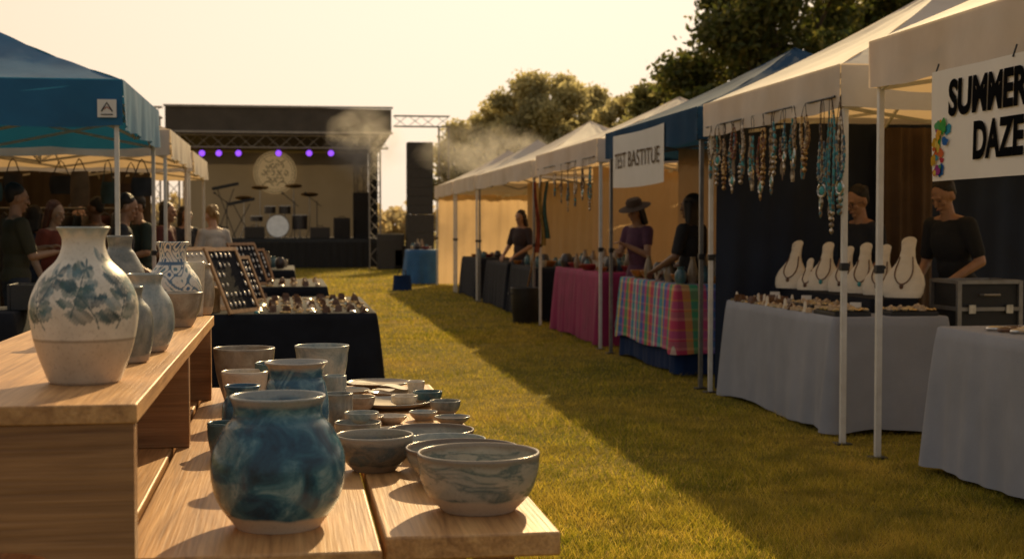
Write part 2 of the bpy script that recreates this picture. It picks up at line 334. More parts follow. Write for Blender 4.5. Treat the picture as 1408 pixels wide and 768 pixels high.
# ------------------------------------------------------------------ pop-up tents
def tent(label,x0,x1,y0,y1,zv,ze,zp,cm,fm=None,walls=(),group='pop-up market tents',sag=.07,ns=2,poles=True):
    fm=fm or MT['white_metal']; cx,cy=(x0+x1)/2,(y0+y1)/2; a,b=(x1-x0)/2,(y1-y0)/2
    root=empty('market_tent',(cx,cy,0)); tag(root,label,'tent',group)
    cs=[(-a,-b),(a,-b),(a,b),(-a,b)]; P=Vector((0,0,zp)); e=.03; mb=MB()
    for i in range(4):
        A=Vector((*cs[i],ze))*1; B=Vector((*cs[(i+1)%4],ze))
        A.x*=1+e/a;A.y*=1+e/b;B.x*=1+e/a;B.y*=1+e/b
        def fn(u,v,A=A,B=B,i=i):
            q=A.lerp(B,u).lerp(P,v); q.z-=sag*math.sin(PI*v)*.6+sag*1.2*4*u*(1-u)*v*(1-v)*2; q.z+=.008*math.sin(u*23+i)*math.sin(v*17); return q
        mb.grid(fn,16,14)
    roof=mb.build('canopy',cm,root)
    for i in range(4):
        A=Vector((*cs[i],0)); B=Vector((*cs[(i+1)%4],0)); nrm=Vector((B.y-A.y,-(B.x-A.x),0)).normalized()
        def fv(u,v,A=A,B=B,nrm=nrm,i=i):
            q=A.lerp(B,u)+nrm*(e+.004+.016*v*math.sin(u*19+i*2)+.012*v*math.sin(u*47+i)); q.z=ze+.006-(ze-zv)*v-.022*v*math.sin(PI*((u*3)%1)); return q
        def fv2(u,v): return fv(-e/ (B-A).length+u*(1+2*e/(B-A).length),v)
        mb=MB(); mb.grid(fv2,48,4); mb.build('valance',cm,root)
    if poles:
        for (x,y) in cs:
            q=MB().box((x*.985,y*.985,ze/2-.03),(.036,.036,ze-.06)).build('pole',fm,root,bevel=.004)
            MB().box((x*.985,y*.985,1.15),(.05,.05,.05)).box((x*.985+.03,y*.985,1.16),(.02,.02,.02)).build('collar',MT['black_plastic'],q,bevel=.004)
            MB().box((x*.985,y*.985,.006),(.1,.1,.012)).build('foot',MT['black_plastic'],q,bevel=.003)
        zb,zt=zv-.0,ze-.05
        for i in range(4):
            A=Vector((cs[i][0]*.98,cs[i][1]*.98,0)); B=Vector((cs[(i+1)%4][0]*.98,cs[(i+1)%4][1]*.98,0)); mb=MB()
            for k in range(ns):
                p=A.lerp(B,k/ns); q=A.lerp(B,(k+1)/ns); off=(B-A).normalized().cross(Vector((0,0,1)))*.012
                mb.bar(p+off+Vector((0,0,zb)),q+off+Vector((0,0,zt)),.014,.026); mb.bar(p-off+Vector((0,0,zt)),q-off+Vector((0,0,zb)),.014,.026)
            mb.build('scissor_truss',fm,root)
        mb=MB(); mb.box((0,0,(zp+zb)/2-.1),(.035,.035,zp-zb-.16))
        for i in range(4):
            A=Vector(cs[i]+(0,)); B=Vector(cs[(i+1)%4]+(0,)); Mi=(A+B)/2*.98
            mb.bar(Mi+Vector((0,0,zt)),Vector((0,0,zb)),.014,.026); mb.bar(Mi+Vector((0,0,zb)),Vector((0,0,zp-.35)),.014,.026)
        mb.build('roof_strut',fm,root)
    for side,mt,u0,u1 in walls:
        i={'near':0,'back':1,'far':2,'front':3}[side]; A=Vector((*cs[i],0))*.965; B=Vector((*cs[(i+1)%4],0))*.965
        nr=Vector((B.y-A.y,-(B.x-A.x),0)).normalized()
        mb=MB(); mb.grid(lambda u,v:A.lerp(B,u0+(u1-u0)*u)+nr*(.025*math.sin((u0+u)*31)*(1-v*.6)+.015*math.sin(u*77+v*3))+Vector((0,0,.04+(zv+.12-.04)*v)),60,6)
        mb.build('side_wall',mt,root)
    return root
X0=3.5; X1=6.5
T1=tent('white tent nearest the camera at right, bearing the summer festival banner',X0,X1,5.15,8.17,2.24,2.52,3.35,MT['white_canvas'])
T2=tent('white tent with dangling necklaces along its front, over the grey table',X0,X1,8.68,11.66,2.17,2.44,3.3,MT['white_canvas'],walls=(('far',MT['navy_wall'],0,.999),))
T3=tent('faded blue tent carrying a small white banner above the plaid table',X0,X1,11.9,15.46,2.16,2.44,3.2,MT['navy_canvas'],fm=MT['grey_metal'],walls=(('back',MT['tan_wall'],0,1),('far',MT['tan_wall'],0,.75)))
T4=tent('white tent between the blue tent and the trash bin, over the magenta table',X0,X1,15.95,20.0,2.15,2.42,3.1,MT['white_canvas'],walls=(('back',MT['tan_wall'],0,1),('far',MT['tan_wall'],0,.75)))
T5=tent('long cream tent over the black cloth tables beyond the trash bin',X0,X1,20.45,26.6,2.13,2.38,3.2,MT['white_canvas'],fm=MT['grey_metal'],walls=(('back',MT['tan_wall'],0,.55),('far',MT['tan_wall'],0,.7)),ns=4,sag=.11)
T6=tent('small white tent second from the far end of the right row',X0,X1,26.95,30.4,2.13,2.40,3.2,MT['white_canvas'],walls=(('back',MT['brown_wall'],0,.5),),sag=.1)
T7=tent('farthest white tent of the right row, behind the blue draped table',X0,X1,30.75,34.5,2.13,2.40,3.2,MT['white_canvas'],walls=(('far',MT['tan_wall'],.1,1),),sag=.1)
XL=-1.33
B1=tent('bright blue tent at left with a white logo patch on its valance',XL-3.1,XL,11.55,14.6,2.2,2.56,3.3,MT['blue_canvas'],walls=(('front',MT['navy_wall'],0,1),))
B2=tent('white tent directly behind the bright blue tent at left',XL-3.0,XL+.06,15.2,18.2,2.15,2.42,3.1,MT['white_canvas'],walls=(('front',MT['brown_wall'],0,1),))
B3=tent('second white tent at left, half hidden behind the first white one',XL-3.0,XL+.06,18.7,21.8,2.12,2.38,3.0,MT['white_canvas'],walls=(('far',MT['brown_wall'],.25,1),('front',MT['brown_wall'],0,1)))
q=on_y(147,149,11.49); l=q-Vector(B1.location)
lp=MB().box(l,(.145,.006,.14)).build('logo_patch',MT['banner'],B1)
MB().path([l+Vector((x,-.006,z)) for x,z in ((-.042,-.025),(-.02,.012),(0,.046),(.02,.012),(.042,-.025))],.0045,5).build('logo_mark',MT['ink'],lp)
MB().path([l+Vector((x,-.006,z)) for x,z in ((-.022,-.008),(0,.012),(.022,-.008))],.0035,5).build('logo_mark',MT['coral'],lp)
MB().bar(l+Vector((-.045,-.007,-.048)),l+Vector((.045,-.007,-.048)),.005,.006).build('logo_underline',MT['ink'],lp)
a=on_y(1208,240,11.45); b=on_y(1284,240,11.45)
mb=MB(); mb.grid(lambda u,v:Vector((a.x+(b.x-a.x)*u-4.5,.03*math.sin(u*14)+.02*math.sin(u*31),.5+1.75*v)),40,4)
o=mb.build('cloth_drape',pbr('brown_drape',(.15,.095,.06),(.10,.062,.038),.85,3,bump=.3,transl=.2),loc=(4.5,11.45,0)); tag(o,'brown cloth drape hanging against the navy wall behind the necklace busts','drape')
# ------------------------------------------------------------------ text
def textmesh(s,size,off=0.0,extr=.0):
    c=bpy.data.curves.new('t','FONT'); c.body=s; c.size=size; c.offset=off; c.extrude=extr; c.resolution_u=5
    o=bpy.data.objects.new('t',c); C.objects.link(o); dg=bpy.context.evaluated_depsgraph_get(); me=bpy.data.meshes.new_from_object(o.evaluated_get(dg)); bpy.data.objects.remove(o); return me
def put_text(s,width,height,place,mat,parent,name='lettering',off=.012):
    me=textmesh(s,.3,off); xs=[v.co.x for v in me.vertices]; ys=[v.co.y for v in me.vertices]; x0,x1,y0,y1=min(xs),max(xs),min(ys),max(ys)
    for v in me.vertices: v.co=place((v.co.x-x0)/(x1-x0)*width,(v.co.y-y0)/(y1-y0)*height,0)
    me.materials.clear(); me.materials.append(mat); me.shade_flat(); o=bpy.data.objects.new(name,me); C.objects.link(o); o.parent=parent; return o
XB=3.43
bz0,bz1=1.65,2.235; ya=on_x(1283,180,XB).y; yb=5.55
bn=empty('banner',(XB,ya,bz0)); tag(bn,'white vinyl banner with bold black summer lettering hanging on the nearest right tent','banner')
def wav(s,z): return .010*math.sin(s*3.1+z*2)+.004*math.sin(s*9)
mb=MB(); mb.grid(lambda u,v:Vector((-wav(u*(ya-yb),v),-(ya-yb)*u,(bz1-bz0)*v)),60,8); mb.build('sheet',MT['banner'],bn)
def plc(s0,z0): return lambda x,y,z:Vector((-wav(s0+x,(z0+y)/.585)-.008-z,-(s0+x),z0+y))
s1=ya-on_x(1309,140,XB).y; s2=ya-on_x(1414,140,XB).y
put_text('SUMMER',s2-s1,.195,plc(s1,.33),MT['ink'],bn,off=.013)
s3=ya-on_x(1341,190,XB).y; s4=ya-on_x(1409,190,XB).y
put_text('DAZE',s4-s3,.195,plc(s3,.095),MT['ink'],bn,off=.013)
rd=random.Random(4); pal=((.62,.12,.02),(.75,.38,.03),(.5,.04,.06),(.04,.28,.40),(.06,.34,.06),(.6,.34,.02),(.02,.13,.42),(.1,.36,.12),(.65,.14,.04),(.35,.04,.25),(.7,.5,.08))
pm_=[pbr('banner_paint_%d'%k,c,None,.8,30,spec=.1) for k,c in enumerate(pal)]
for k in range(24):
    c=(.115+rd.uniform(-.085,.105)*(1-.25*(k>16)),.165+rd.uniform(-.135,.15)); nn=28; ra=rd.uniform(.022,.05)*(1-.012*k); ph=rd.uniform(0,6); el_=rd.uniform(.55,1)
    vs=[plc(0,0)(max(.006,c[0]+ra*(1+.18*math.sin(3*a+ph)+.08*math.sin(5*a))*math.cos(a)),max(.006,c[1]+ra*el_*(1+.2*math.cos(2*a+ph)+.08*math.sin(6*a))*math.sin(a)),.0005*k-.006) for a in [2*PI*i/nn for i in range(nn)]]
    MB().add(vs,[tuple(range(nn))]).build('paint_splash',pm_[k%11],bn,smooth=False)
for s in (.02,.85,1.7): MB().tube((0,-s,.57),(0.02,-s,.63),.005).build('tie',MT['black_metal'],bn)
ya2=on_x(843,220,XB).y; yb2=on_x(910,220,XB).y
b2=empty('banner',(XB,ya2,1.83)); tag(b2,'small white banner with rough dark lettering on the faded blue tent','banner')
mb=MB(); mb.grid(lambda u,v:Vector((-.02*math.sin(u*5),-(ya2-yb2)*u,.55*v-.02*math.sin(PI*u))),20,4); mb.build('sheet',MT['banner'],b2)
Lb=ya2-yb2
put_text('TEST BASTITUE',Lb*.86,.16,lambda x,y,z:Vector((-.02*math.sin((x+.07*Lb)/Lb*5)-.008-z,-(x+.07*Lb),.19+y)),pbr('banner_brown_ink',(.24,.18,.125),(.12,.09,.06),.9,25,spec=0),b2,off=.001)
# ------------------------------------------------------------------ tables and cloths
def table(label,x0,x1,y0,y1,z,group='folding tables under cloths'):
    r=empty('folding_table',((x0+x1)/2,(y0+y1)/2,0)); tag(r,label,'table',group); a,b=(x1-x0)/2-.012,(y1-y0)/2-.012
    MB().box((0,0,z-.022),(2*a,2*b,.03)).build('tabletop',MT['grey_metal'],r)
    for x in (-a+.08,a-.08):
        for y in (-b+.15,b-.15): MB().tube((x,y,0),(x,y,z-.04),.014).build('leg',MT['grey_metal'],r)
    return r
def cloth(label,x0,x1,y0,y1,z,zb,mat,amp=.022,flare=.04,freq=15,seed=0,group=None):
    cx,cy=(x0+x1)/2,(y0+y1)/2; a,b=(x1-x0)/2,(y1-y0)/2; rc=.025; pts=[]
    def edge(p,q,n):
        L_=(Vector(q)-Vector(p)).length; k=max(2,int(L_/.03))
        for i in range(k): t=i/k; pts.append((Vector(p).lerp(Vector(q),t),Vector(n),min(t,1-t)*L_))
    def corner(c,a0):
        for i in range(7): an=a0+PI/2*i/7; n=Vector((math.cos(an),math.sin(an))); pts.append((Vector(c)+n*rc,n,0))
    edge((-a+rc,-b),(a-rc,-b),(0,-1)); corner((a-rc,-b+rc),-PI/2); edge((a,-b+rc),(a,b-rc),(1,0)); corner((a-rc,b-rc),0)
    edge((a-rc,b),(-a+rc,b),(0,1)); corner((-a+rc,b-rc),PI/2); edge((-a,b-rc),(-a,-b+rc),(-1,0)); corner((-a+rc,-b+rc),PI)
    n=len(pts); vs=[]; nz=12; s=0; sl=[]
    for i in range(n): sl.append(s); s+=(pts[(i+1)%n][0]-pts[i][0]).length
    vs+= [Vector((p.x-nn.x*.012,p.y-nn.y*.012,z)) for p,nn,_ in pts]
    for j in range(nz+1):
        t=j/nz
        for i,(p,nn,dc) in enumerate(pts):
            c=math.exp(-(dc/.14)**2); q=sl[i]
            ir=.55+.45*math.sin(q*1.3+seed*2)*math.sin(q*.7+seed)
            w_=math.sin(freq*q+seed+1.6*math.sin(q*3.7+seed))*.6*ir+.4*math.sin(freq*2.3*q+seed*3+math.sin(q*5))*ir; of=flare*t**.8*(1+1.1*c)+amp*t**.7*w_*(1-.3*c)
            zz=z-.008-(z-.008-zb)*t+ (.014*math.sin(q*4.1+seed)-.02*c)*t
            vs.append(Vector((p.x+nn.x*of,p.y+nn.y*of,max(.006,zz))))
    fs=[tuple(range(n))]
    for j in range(nz+1):
        for i in range(n): fs.append((j*n+i,(j+1)*n+i,(j+1)*n+(i+1)%n,j*n+(i+1)%n))
    o=MB().add(vs,fs).build('tablecloth',mat,loc=(cx,cy,0),ang=60); tag(o,label,'tablecloth',group); return o
m,t,p,o=newmat('rainbow_plaid'); tcn=t.nodes.new('ShaderNodeTexCoord'); sx=t.nodes.new('ShaderNodeSeparateXYZ'); t.links.new(tcn.outputs['Object'],sx.inputs[0])
def fr(sock,k):
    a=t.nodes.new('ShaderNodeMath'); a.operation='MULTIPLY'; a.inputs[1].default_value=k; t.links.new(sock,a.inputs[0])
    b=t.nodes.new('ShaderNodeMath'); b.operation='FRACT'; t.links.new(a.outputs[0],b.inputs[0]); return b.outputs[0]
ya_=t.nodes.new('ShaderNodeMath'); ya_.operation='ADD'; t.links.new(sx.outputs[0],ya_.inputs[0]); t.links.new(sx.outputs[1],ya_.inputs[1])
S=[(0,(.05,.30,.40)),(.1,(.65,.52,.38)),(.13,(.55,.04,.09)),(.27,(.70,.30,.05)),(.36,(.07,.35,.12)),(.46,(.60,.07,.2)),(.55,(.05,.13,.45)),(.68,(.65,.48,.1)),(.74,(.05,.36,.40)),(.85,(.48,.06,.26)),(.95,(.7,.6,.48))]
c1=nramp(t,fr(ya_.outputs[0],1.15),S,True)
S2=[(0,(.08,.3,.34)),(.2,(.5,.08,.14)),(.26,(.7,.6,.45)),(.30,(.1,.16,.42)),(.55,(.6,.4,.1)),(.62,(.45,.08,.2)),(.9,(.7,.6,.5))]
c2=nramp(t,fr(sx.outputs[2],3.6),S2,True); col=nmix(t,.24,c1,c2)
t.links.new(col,p.inputs['Base Color']); p.inputs['Roughness'].default_value=.9; nbump(t,p,nnoise(t,ncoord(t),120,3),.2); MT['plaid']=m
tb=[
 (3.60,4.43,9.07,11.45,.80,.03,'grey_cloth','silver grey tablecloth draped to the grass under the cream necklace busts',1),
 (3.64,4.60,4.9,7.62,.84,.05,'grey_cloth','silver grey tablecloth cut off by the right edge of the picture',2),
 (3.60,4.35,16.35,19.2,.87,.03,'magenta_cloth','magenta tablecloth hanging to the grass left of the plaid one',4),
 (3.60,4.4,20.8,23.2,.80,.03,'black_cloth','black tablecloth just behind the trash bin at right',5),
 (3.60,4.4,23.6,26.2,.80,.03,'black_cloth','black tablecloth farther from the camera under the long cream tent',6),
 (3.60,4.4,27.4,30.0,.80,.03,'black_cloth','black tablecloth under the small white tent far down the right row',7),
 (-1.1,.74,12.4,15.4,.66,.02,'black_cloth','long black tablecloth covered with small jewellery behind the pottery',8),
 (-.75,.42,16.6,19.2,.72,.02,'black_cloth','black tablecloth behind the long jewellery table',9),
 (-.9,.05,20.5,23.0,.80,.03,'black_cloth','farthest black tablecloth of the left row, toward the stage',10),
 (-3.6,-1.75,9.4,10.2,.86,.03,'black_cloth','black tablecloth at the left edge behind the big white vase',11)]
tl_=['folding table under the grey cloth with the busts','folding table under the grey cloth at the right edge','folding table under the magenta cloth','folding table under the black cloth behind the trash bin','folding table under the farther black cloth of the long cream tent','folding table under the black cloth of the small white tent','long folding table under the jewellery behind the pottery','folding table under the second black cloth at left','folding table under the farthest black cloth at left','folding table under the black cloth at the left edge']
for (x0,x1,y0,y1,z,zb,mt,lab,sd),tl in zip(tb,tl_):
    table(tl,x0,x1,y0,y1,z); cloth(lab,x0,x1,y0,y1,z,zb,MT[mt],seed=sd,freq=11 if mt=='grey_cloth' else 15,amp=.035 if mt=='grey_cloth' else .022)
table('folding table under the rainbow plaid tablecloth',3.6,4.35,12.95,15.2,.86)
cloth('navy underlay cloth showing below the plaid tablecloth',3.6,4.35,12.95,15.2,.86,.03,MT['navy_cloth'],seed=3,flare=.02)
cloth('rainbow plaid tablecloth over a navy underlay at right',3.575,4.375,12.925,15.225,.866,.23,MT['plaid'],flare=.03,amp=.016,seed=3)
q=on_z(581,390,0); mb=MB(); nn=60
def rnd(i,t): a=2*PI*i/nn; r=.43+.08*t+.03*t*math.sin(9*a)+.015*t*math.sin(17*a+1); return Vector((r*math.cos(a),r*math.sin(a),.85-.83*t))
vs=[Vector((.42*math.cos(2*PI*i/nn),.42*math.sin(2*PI*i/nn),.857)) for i in range(nn)]
for j in range(9): vs+=[rnd(i,j/8) for i in range(nn)]
mb.add(vs,[tuple(range(nn))]+[(j*nn+i,(j+1)*nn+i,(j+1)*nn+(i+1)%nn,j*nn+(i+1)%nn) for j in range(9) for i in range(nn)])
o=mb.build('tablecloth',MT['blue_cloth'],loc=(q.x,q.y,0),ang=60); tag(o,'blue cloth draped over a round table at the far end of the right row','tablecloth'); RB=q
# ------------------------------------------------------------------ foreground pottery stand
ZT=.80
wt=empty('wooden_table',(0,4.0,0)); tag(wt,'rustic plank table in the foreground carrying bowls and pots','table')
for x0,x1,y0,y1 in ((-.95,-.322,2.58,5.4),(-.312,.165,2.63,5.43),(.177,.525,2.74,5.42)):
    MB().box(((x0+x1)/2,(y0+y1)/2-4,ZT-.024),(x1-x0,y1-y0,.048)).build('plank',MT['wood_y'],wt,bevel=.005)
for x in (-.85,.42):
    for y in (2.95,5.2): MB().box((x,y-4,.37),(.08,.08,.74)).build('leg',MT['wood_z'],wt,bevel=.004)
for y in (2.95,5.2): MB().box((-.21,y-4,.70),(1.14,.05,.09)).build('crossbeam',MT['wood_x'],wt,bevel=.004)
ZS=1.088; XR=-.272
ws=empty('wooden_riser',(-.52,4.0,ZT)); tag(ws,'raised wooden shelf on the plank table holding the white vases','shelf')
MB().box((XR-.26+.52,(2.58+5.15)/2-4,ZS-.0175-ZT),(.52,2.57,.035)).build('shelf_board',MT['wood_y'],ws,bevel=.003)
hh=ZS-.035-ZT-.001
for y in (2.612,3.97,5.05):
    mb=MB(); x0,x1=XR-.518+.52,XR-.006+.52
    if y<3:
        pts=[(x0,0),(x0+.12,0)]+[(x0+.12+.25*(.5-.5*math.cos(PI*i/12)),.03*math.sin(PI*i/12)**.6) for i in range(1,12)]+[(x1-.08,0),(x1,0),(x1,hh),(x0,hh)]; n=len(pts)
        mb.add([(px_,y-4-.026,pz) for px_,pz in pts]+[(px_,y-4+.026,pz) for px_,pz in pts],[tuple(range(n)),tuple(range(n,2*n))[::-1]]+[(i,i+n,(i+1)%n+n,(i+1)%n) for i in range(n)])
    else: mb.box((XR-.26+.52,y-4,hh/2),(.51,.05,hh))
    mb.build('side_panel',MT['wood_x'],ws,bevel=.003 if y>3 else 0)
def pot_mesh(ctrl,mat,wall=.006,n=72,pattern=None,res=8):
    o_=[(max(0,v.x),v.y) for v in spline([(a,b) for a,b in ctrl],res)]
    rim=o_[-1]; inn=[(max(.004,r-wall),z) for r,z in reversed(o_) if z>ctrl[0][1]+wall*1.6]
    prof=[(0,.002),(ctrl[0][0]*.8,.002),(ctrl[0][0]*.86,0)]+o_+[(rim[0]-wall*.25,rim[1]+wall*.4),(rim[0]-wall*.75,rim[1]+wall*.4)]+inn+[(0,ctrl[0][1]+wall)]
    mb=MB(); mb.lathe(prof,n); me=mb.mesh('pot',mat,True,70)
    if pattern:
        co=np.array(mb.v); th=np.arctan2(co[:,1],co[:,0]); rr=np.hypot(co[:,0],co[:,1]); col=pattern(th,co[:,2],rr)
        ca=me.color_attributes.new('Col','FLOAT_COLOR','POINT'); ca.data.foreach_set('color',np.concatenate([col,np.ones((len(col),1))],axis=1).reshape(-1).astype(np.float32))
    return me
def pot(name,label,cat,loc,ctrl,mat,group=None,rz=0,**k):
    me=pot_mesh(ctrl,mat,**k); me.name=name; o=bpy.data.objects.new(name,me); C.objects.link(o); o.location=loc; o.rotation_euler=(0,0,rz); tag(o,label,cat,group); return o
wrap=lambda a:(a+PI)%(2*PI)-PI
def sprigs(Rb,z0,z1,seed,cols,base,lower,zl,nsp=13,lw=.017,ll=.028):
    rd=random.Random(seed); lv=[];st=[];fl=[]
    for s in range(nsp):
        a=-PI+2*PI*s/nsp+rd.uniform(-.1,.1); z=z0+rd.uniform(-.005,.03); dr=(-1,1)[s%2]; pts=[(a,z)]; nk=5
        for k in range(nk):
            a+=dr*.10+rd.uniform(-.06,.06); z+=(z1-z0)/5.3*rd.uniform(.7,1.1); pts.append((a,z))
            for sd in (-1,1):
                if rd.random()<.85:
                    an=PI/2-sd*rd.uniform(.5,1.6); L_=ll*rd.uniform(.55,1.1)*(1-.06*k); lv.append((a+sd*.02+math.cos(an)*L_/Rb,z+math.sin(an)*L_,an,L_,lw*rd.uniform(.5,1.0),rd.randrange(len(cols)),rd.uniform(.65,1.0)))
        st.append(pts)
        if s%2: fl.append((a,z,rd.uniform(.016,.024)))
    def f(th,z,rr):
        n=len(th); col=np.tile(np.array(base),(n,1)); low=z<zl
        wob=.0035*np.sin(th*Rb*420+z*300)+.003*np.sin(th*Rb*900-z*700)
        for pts in st:
            for (a0,za),(a1,zb) in zip(pts[:-1],pts[1:]):
                tt=np.clip((z-za)/(zb-za),0,1); d=np.hypot(wrap(th-(a0+(a1-a0)*tt))*Rb,(z-np.clip(z,za,zb))); k=d<.0018+.0006*np.sin(z*500); col[k]=col[k]*.25+np.array(cols[0])*.75
        for (a,zc,an,L_,W,ci,al) in lv:
            dx=wrap(th-a)*Rb; dz=z-zc; u=dx*math.cos(an)+dz*math.sin(an); v=-dx*math.sin(an)+dz*math.cos(an)+wob*.5
            q=np.abs(v)/(W*np.maximum(1e-6,1-(u/L_)**2)); k=(np.abs(u)<L_)&(q<1)
            if k.any():
                A=(al*(.8+.2*np.sin(u[k]*160+v[k]*250))*np.clip((1-q[k])*6,0,1))[:,None]; c=np.array(cols[ci])*(1+.5*np.sin(u[k]*70+ci))[:,None]; col[k]=col[k]*(1-A)+c*A
        for a,zc,r_ in fl:
            dx=wrap(th-a)*Rb; dz=z-zc; d=np.hypot(dx,dz); an=np.arctan2(dz,dx); pr=r_*(.7+.3*np.cos(an*5)); k=d<pr
            if k.any(): A=(np.clip((pr[k]-d[k])/r_*6,0,1)*(.6+.35*np.cos(an[k]*5)))[:,None]; col[k]=col[k]*(1-A)+np.array(cols[1])*A
        col[low]=lower; ln=np.abs(z-zl)<.0025; col[ln]=np.array(lower)*.65
        tp=np.clip((z-.296+.004*np.sin(th*9))/.012,0,1)[:,None]*.8; col=col*(1-tp)+np.array((.30,.38,.40))*tp
        return np.clip(col,0,1)
    return f
CM=colmat('painted_stoneware')
vase_ctrl=[(.066,0),(.074,.012),(.096,.075),(.107,.14),(.103,.175),(.084,.215),(.055,.245),(.044,.268),(.042,.288),(.048,.304),(.053,.312)]
q=on_z(117,525,ZS); pot('vase','large cream vase painted with blue green leafy sprigs, at left on the shelf','vase',(q.x,q.y,ZS),vase_ctrl,CM,n=480,res=26,
  pattern=sprigs(.105,.112,.222,21,[(.03,.08,.10),(.07,.14,.165),(.045,.095,.09)],(.74,.68,.58),(.62,.51,.38),.088))
def swirl(th,z,rr):
    n=len(th); col=np.tile(np.array((.74,.70,.62)),(n,1)); a=np.sin(th*5+np.sin(z*60)*1.5)*np.sin(z*75+np.cos(th*5)*1.6); b=np.sin(th*10+z*90)
    col[(np.abs(a)<.14)]=(.12,.2,.28); col[(a>.74)]=(.07,.15,.28); col[(a<-.8)&(b>0)]=(.14,.26,.3); col[np.abs(z-.19)<.005]=(.08,.15,.24); return col
q=on_z(238,437,ZS); pot('vase','white vase with blue swirling flowers beside the stoneware bowl on the shelf','vase',(q.x,q.y,ZS),[(.06,0),(.075,.02),(.096,.08),(.092,.13),(.062,.175),(.046,.2),(.045,.23),(.056,.262)],CM,n=240,res=14,pattern=swirl)
G={}
DK=(.17,.13,.10)
G['deep']=glaze('deep_blue_glaze',(.60,.50,.37),[(.30,(.012,.032,.058)),(.42,(.018,.07,.12)),(.52,(.035,.13,.19)),(.60,(.10,.22,.27)),(.66,(.22,.34,.37)),(.71,(.06,.16,.21)),(.8,(.02,.06,.10))],.030,15,.7,.2,top=.250,topc=(.30,.31,.30))
G['navy']=glaze('navy_glaze',(.3,.24,.18),[(.3,(.016,.05,.10)),(.5,(.03,.11,.19)),(.62,(.15,.28,.34)),(.75,(.04,.12,.2))],.02,14,1.0,.2,top=.25,topc=(.35,.33,.3))
G['sea']=glaze('sea_mist_glaze',(.56,.46,.35),[(.3,(.44,.40,.33)),(.48,(.36,.35,.30)),(.55,(.12,.16,.155)),(.61,(.26,.28,.25)),(.8,(.48,.43,.35))],.034,7,1.2,.22,.012,stretch=(1,1,3),top=.112,topc=(.27,.22,.165))
G['sea2']=glaze('sea_mist_shallow_glaze',(.5,.41,.31),[(.3,(.38,.36,.30)),(.5,(.26,.27,.245)),(.6,(.15,.18,.18)),(.8,(.42,.39,.33))],.014,7,1.2,.22,.008,stretch=(1,1,3),top=.074,topc=DK)
G['grey']=glaze('grey_green_glaze',(.40,.33,.26),[(.3,(.11,.125,.12)),(.5,(.20,.21,.195)),(.7,(.34,.33,.29))],.02,12,1.2,.24)
G['greyr']=glaze('grey_green_dark_rim_glaze',(.40,.33,.26),[(.3,(.14,.15,.14)),(.5,(.24,.25,.225)),(.7,(.38,.36,.31))],.014,12,1.2,.24,.006,top=.054,topc=DK)
G['teal']=glaze('dark_teal_glaze',(.35,.27,.2),[(.3,(.03,.07,.085)),(.55,(.07,.14,.16)),(.75,(.24,.30,.30))],.02,12,1.5,.22)
G['brown']=glaze('stone_brown_glaze',(.42,.33,.24),[(.3,(.20,.165,.125)),(.5,(.30,.26,.205)),(.7,(.42,.38,.31))],.03,12,1.5,.28)
G['dusk']=glaze('dusk_streaked_glaze',(.33,.26,.19),[(.3,(.07,.085,.09)),(.48,(.20,.18,.145)),(.6,(.10,.13,.14)),(.75,(.33,.29,.235))],.018,9,1.6,.22,.01,stretch=(1,1,2),top=.074,topc=(.34,.31,.255))
G['cream']=glaze('cream_glaze',(.45,.36,.26),[(.3,(.44,.39,.31)),(.5,(.56,.50,.41)),(.7,(.66,.60,.5))],.012,12,1.5,.24)
G['mist']=glaze('pale_blue_glaze',(.48,.40,.31),[(.3,(.16,.21,.225)),(.5,(.31,.34,.33)),(.7,(.52,.49,.42))],.02,9,1.6,.22)
def P(px,py,z=ZT): q=on_z(px,py,z); return (q.x,q.y,z)
pot('vase','deep blue mottled round pot with a cream foot, closest on the plank table','pot',P(383,722),[(.084,0),(.092,.012),(.122,.055),(.134,.108),(.130,.155),(.108,.200),(.091,.220),(.088,.240),(.096,.262)],G['deep'],n=96)
bowl=lambda r,h,f=.55:[(r*f,0),(r*f*1.05,.004),(r*.80,h*.30),(r*.945,h*.62),(r,h)]
pot('bowl','large grey beige bowl with green brushwork at the front right corner of the plank table','bowl',P(658,700),[(.075,0),(.082,.006),(.112,.04),(.126,.078),(.131,.122)],G['sea'],wall=.007,n=96)
pot('bowl','streaked dusky bowl just left of the large front bowl','bowl',P(515,646),[(.05,0),(.056,.006),(.08,.032),(.092,.06),(.097,.088)],G['dusk'],wall=.006)
pot('bowl','wide grey beige bowl directly behind the large front bowl','bowl',P(636,662),bowl(.135,.082),G['sea2'],wall=.006)
pot('bowl','pale bowl second behind the large front bowl','bowl',P(614,640),bowl(.10,.068),G['mist'],wall=.005)
pot('bowl','shallow grey bowl third behind the large front bowl','bowl',P(592,622),bowl(.117,.062),G['greyr'],wall=.005)
pot('bowl','small grey green bowl between the streaked dusky bowl and the grey mug','bowl',P(492,607),bowl(.066,.055),G['greyr'],wall=.005)
pot('bowl','low cream bowl left of the shallow grey bowl','bowl',P(543,610),bowl(.06,.04),G['cream'],wall=.005)
pot('vase','navy glazed jar standing behind the deep blue round pot','jar',P(408,640),[(.05,0),(.06,.01),(.078,.08),(.082,.15),(.074,.205),(.066,.225),(.07,.248),(.08,.262)],G['navy'])
pot('vase','small navy jar left of the taller navy jar','jar',P(334,612),[(.04,0),(.048,.01),(.057,.06),(.055,.11),(.044,.14),(.05,.165)],G['navy'])
pot('cup','low dark teal cup at the left behind the deep blue round pot','cup',P(310,628),[(.03,0),(.036,.006),(.045,.05),(.047,.09)],G['teal'])
pot('cup','cream cup with grey flecks between the navy jars','cup',P(337,582),[(.04,0),(.046,.008),(.062,.09),(.072,.16)],G['cream'])
pot('bowl','tall stone brown bowl at the back left of the plank table','bowl',P(336,552),[(.06,0),(.068,.008),(.09,.08),(.1,.14),(.106,.185)],G['brown'])
